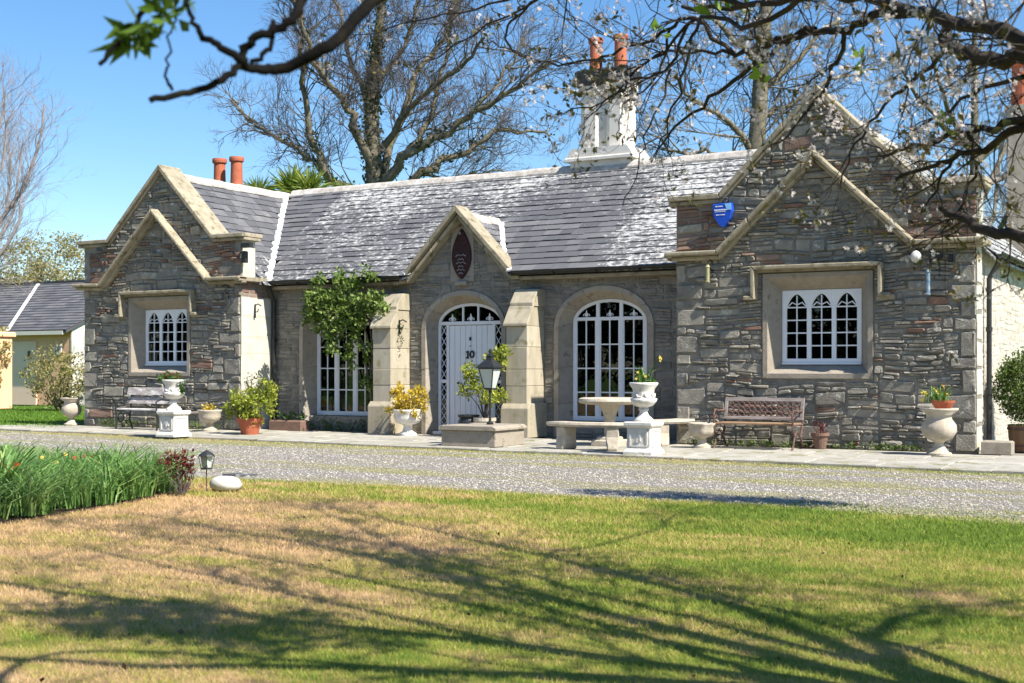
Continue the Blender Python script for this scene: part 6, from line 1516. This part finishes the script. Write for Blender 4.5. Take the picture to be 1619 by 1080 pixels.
# ------------------------------------------------------------------ outbuilding, pillar, far planting
ob_ = root('outbuilding', 'low cream rendered outbuilding with a slate roof beyond the left end of the house', 'outbuilding', (-22.86, 10.13, 0))
b = MB(); b.prism([(0, 0), (0, 2.70), (4.2, 4.55), (8.4, 2.62), (8.4, 0)], -13, 0, axis='x'); wl_ = b.build('wall', 'cream', ob_)
MT['paledoor'] = mat('pale_pink_door', [(0, (.92, .64, .46)), (1, (.95, .70, .54))], 2, 0, .7)
MT['creamwhite'] = mat('sunlit_gable_and_gutter', [(0, (.72, .66, .55)), (1, (.8, .75, .66))], 2, 0, .8, .1, 30)
b = MB(); b.prism([(-.02, 0), (-.02, 2.72), (4.2, 4.60), (8.42, 2.70), (8.42, 0)], .001, .06, axis='x'); b.build('gable_end', 'creamwhite', ob_)  # gable end paler than the front: full sun put into its colour
rfo = MB(); rfo.add([(-13.3, -.35, 2.66), (.16, -.35, 2.66), (.16, 4.2, 4.75), (-13.3, 4.2, 4.75)]+[(-13.3, -.35, 2.58), (.16, -.35, 2.58), (.16, 4.2, 4.67), (-13.3, 4.2, 4.67)], FB); rfo.add([(.16, 4.2, 4.75), (-13.3, 4.2, 4.75), (-13.3, 8.8, 2.6), (.16, 8.8, 2.6)]+[(.16, 4.2, 4.67), (-13.3, 4.2, 4.67), (-13.3, 8.8, 2.52), (.16, 8.8, 2.52)], FB)
ro = rfo.build('roof', 'slate', ob_)
sl_ = MB(); vv = Vector((0, 4.55, 2.09)); ll = vv.length; vv.normalize(); nn_ = Vector((0, -2.09, 4.55)).normalized(); v_ = 0
while v_ < ll-.1:
    u_ = -13.3
    while u_ < .1:
        wd = U(.3, .5); p = Vector((u_, -.37, 2.67))+vv*v_; q = [p+nn_*.03, p+Vector((min(wd, .16-u_)-.01, 0, 0))+nn_*.03, p+Vector((min(wd, .16-u_)-.01, 0, 0))+vv*.3+nn_*.005, p+vv*.3+nn_*.005]
        sl_.add(q+[x-nn_*.015 for x in q], FB, random.random()); u_ += wd
    v_ += .27
k = sl_.build('slate_course', 'slate', ob_); k['kind'] = 'stuff'
b = MB(); b.tube([(-13.3, 4.2, 4.78), (.16, 4.2, 4.78)], .09, 6); b.build('ridge_tile', 'darkiron', ob_)
b = MB(); b.prism([(-2.9, 2.72), (-2.72, 2.72), (-1.45, 5.1), (-1.62, 5.1)], -.38, -.34); 
vs = [(-2.95, -.40, 2.70), (-2.75, -.40, 2.70), (-6.5, 4.18, 4.81), (-6.7, 4.18, 4.81)]; b = MB(); b.add(vs+[(x, y_, z-.02) for x, y_, z in vs], FB); b.build('valley', 'lead', ob_)
b = MB(); b.box(-13.2, -.0, -.38, -.3, 2.52, 2.66); b.build('gutter', 'creamwhite', ob_)
b = MB(); b.box(-3.1, -1.75, -.05, .02, 0, 2.3); b.build('door', 'paledoor', ob_); b = MB(); b.box(-2.15, -2.05, -.09, -.05, 1.75, 1.95); b.build('door_lamp', 'black', ob_)
b = MB(); b.box(.06, .10, 1.3, 2.3, 1.0, 2.2); k = b.build('window', 'glass', ob_); b = MB()
for y0_, y1_, z0_, z1_ in ((1.25, 1.32, .95, 2.25), (2.28, 2.35, .95, 2.25), (1.25, 2.35, .93, 1.0), (1.25, 2.35, 2.2, 2.27), (1.78, 1.82, 1, 2.2), (1.3, 2.3, 1.55, 1.6)): b.box(.06, .13, y0_, y1_, z0_, z1_)
b.build('frame', 'white', k)
t = root('wall_plate_ornament', 'round blue and white ornament hanging on the cream outbuilding front', 'ornament', (-23.4, 10.02, 1.98)); b = MB()
b.lathe([(.22, 0), (.18, .03), (.02, .04)], 16); k = b.build('plate', 'castwhite', t); k.rotation_euler = (PI/2, 0, 0); b = MB(); b.lathe([(.12, .04), (.02, .06)], 12); k = b.build('painted_centre', 'blue', t); k.rotation_euler = (PI/2, 0, 0)
t = root('gate_pillar', 'cream gate pillar with ivy at the left edge of the side lawn', 'pillar', (-21.7, 6.2, 0)); b = MB(); b.box(-.27, .27, -.27, .27, 0, 2.35); b.build('shaft', 'cream', t, bevel=.03); b = MB(); b.box(-.34, .34, -.34, .34, 2.35, 2.5, bev=.04); b.build('cap', 'cream', t)
leaves('ivy', np.concatenate([clumps(44, 30, (0, -.1, 2.0), (.4, .4, .75), .16), clumps(22, 26, (.1, -.28, .9), (.25, .08, .8), .10)]), .10, 'shrubpale', t, .7)
# unseen woodland belt, added to darken window reflections and ambient light, and hedges closing the horizon
def belt(name, label, pts, h, dens, size):
    P = []
    for (x0, y0), (x1, y1) in zip(pts, pts[1:]):
        L_ = math.hypot(x1-x0, y1-y0); n_ = int(L_*dens)
        for _ in range(n_):
            f_ = random.random(); c = (x0+(x1-x0)*f_+U(-2, 2), y0+(y1-y0)*f_+U(-2, 2), U(.3, h)); P.append(ball(26, c, (1.1, 1.1, .8), .2))
    return tag(leaves(name, np.concatenate(P), size, 'ivy', None, .7), label, 'hedge', kind='stuff')
belt('woodland', 'dense unseen woodland belt added behind the camera to darken the window reflections', [(-45, -34), (-10, -42), (20, -46), (50, -34)], 9.5, 9, .9)
belt('hedge', 'distant dark hedge behind the house and outbuilding', [(-62, 14), (-40, 30), (0, 36), (50, 30)], 3.6, 6, .6)
print('TRIS', sum(len(o.data.polygons) for o in bpy.data.objects if o.type == 'MESH'))
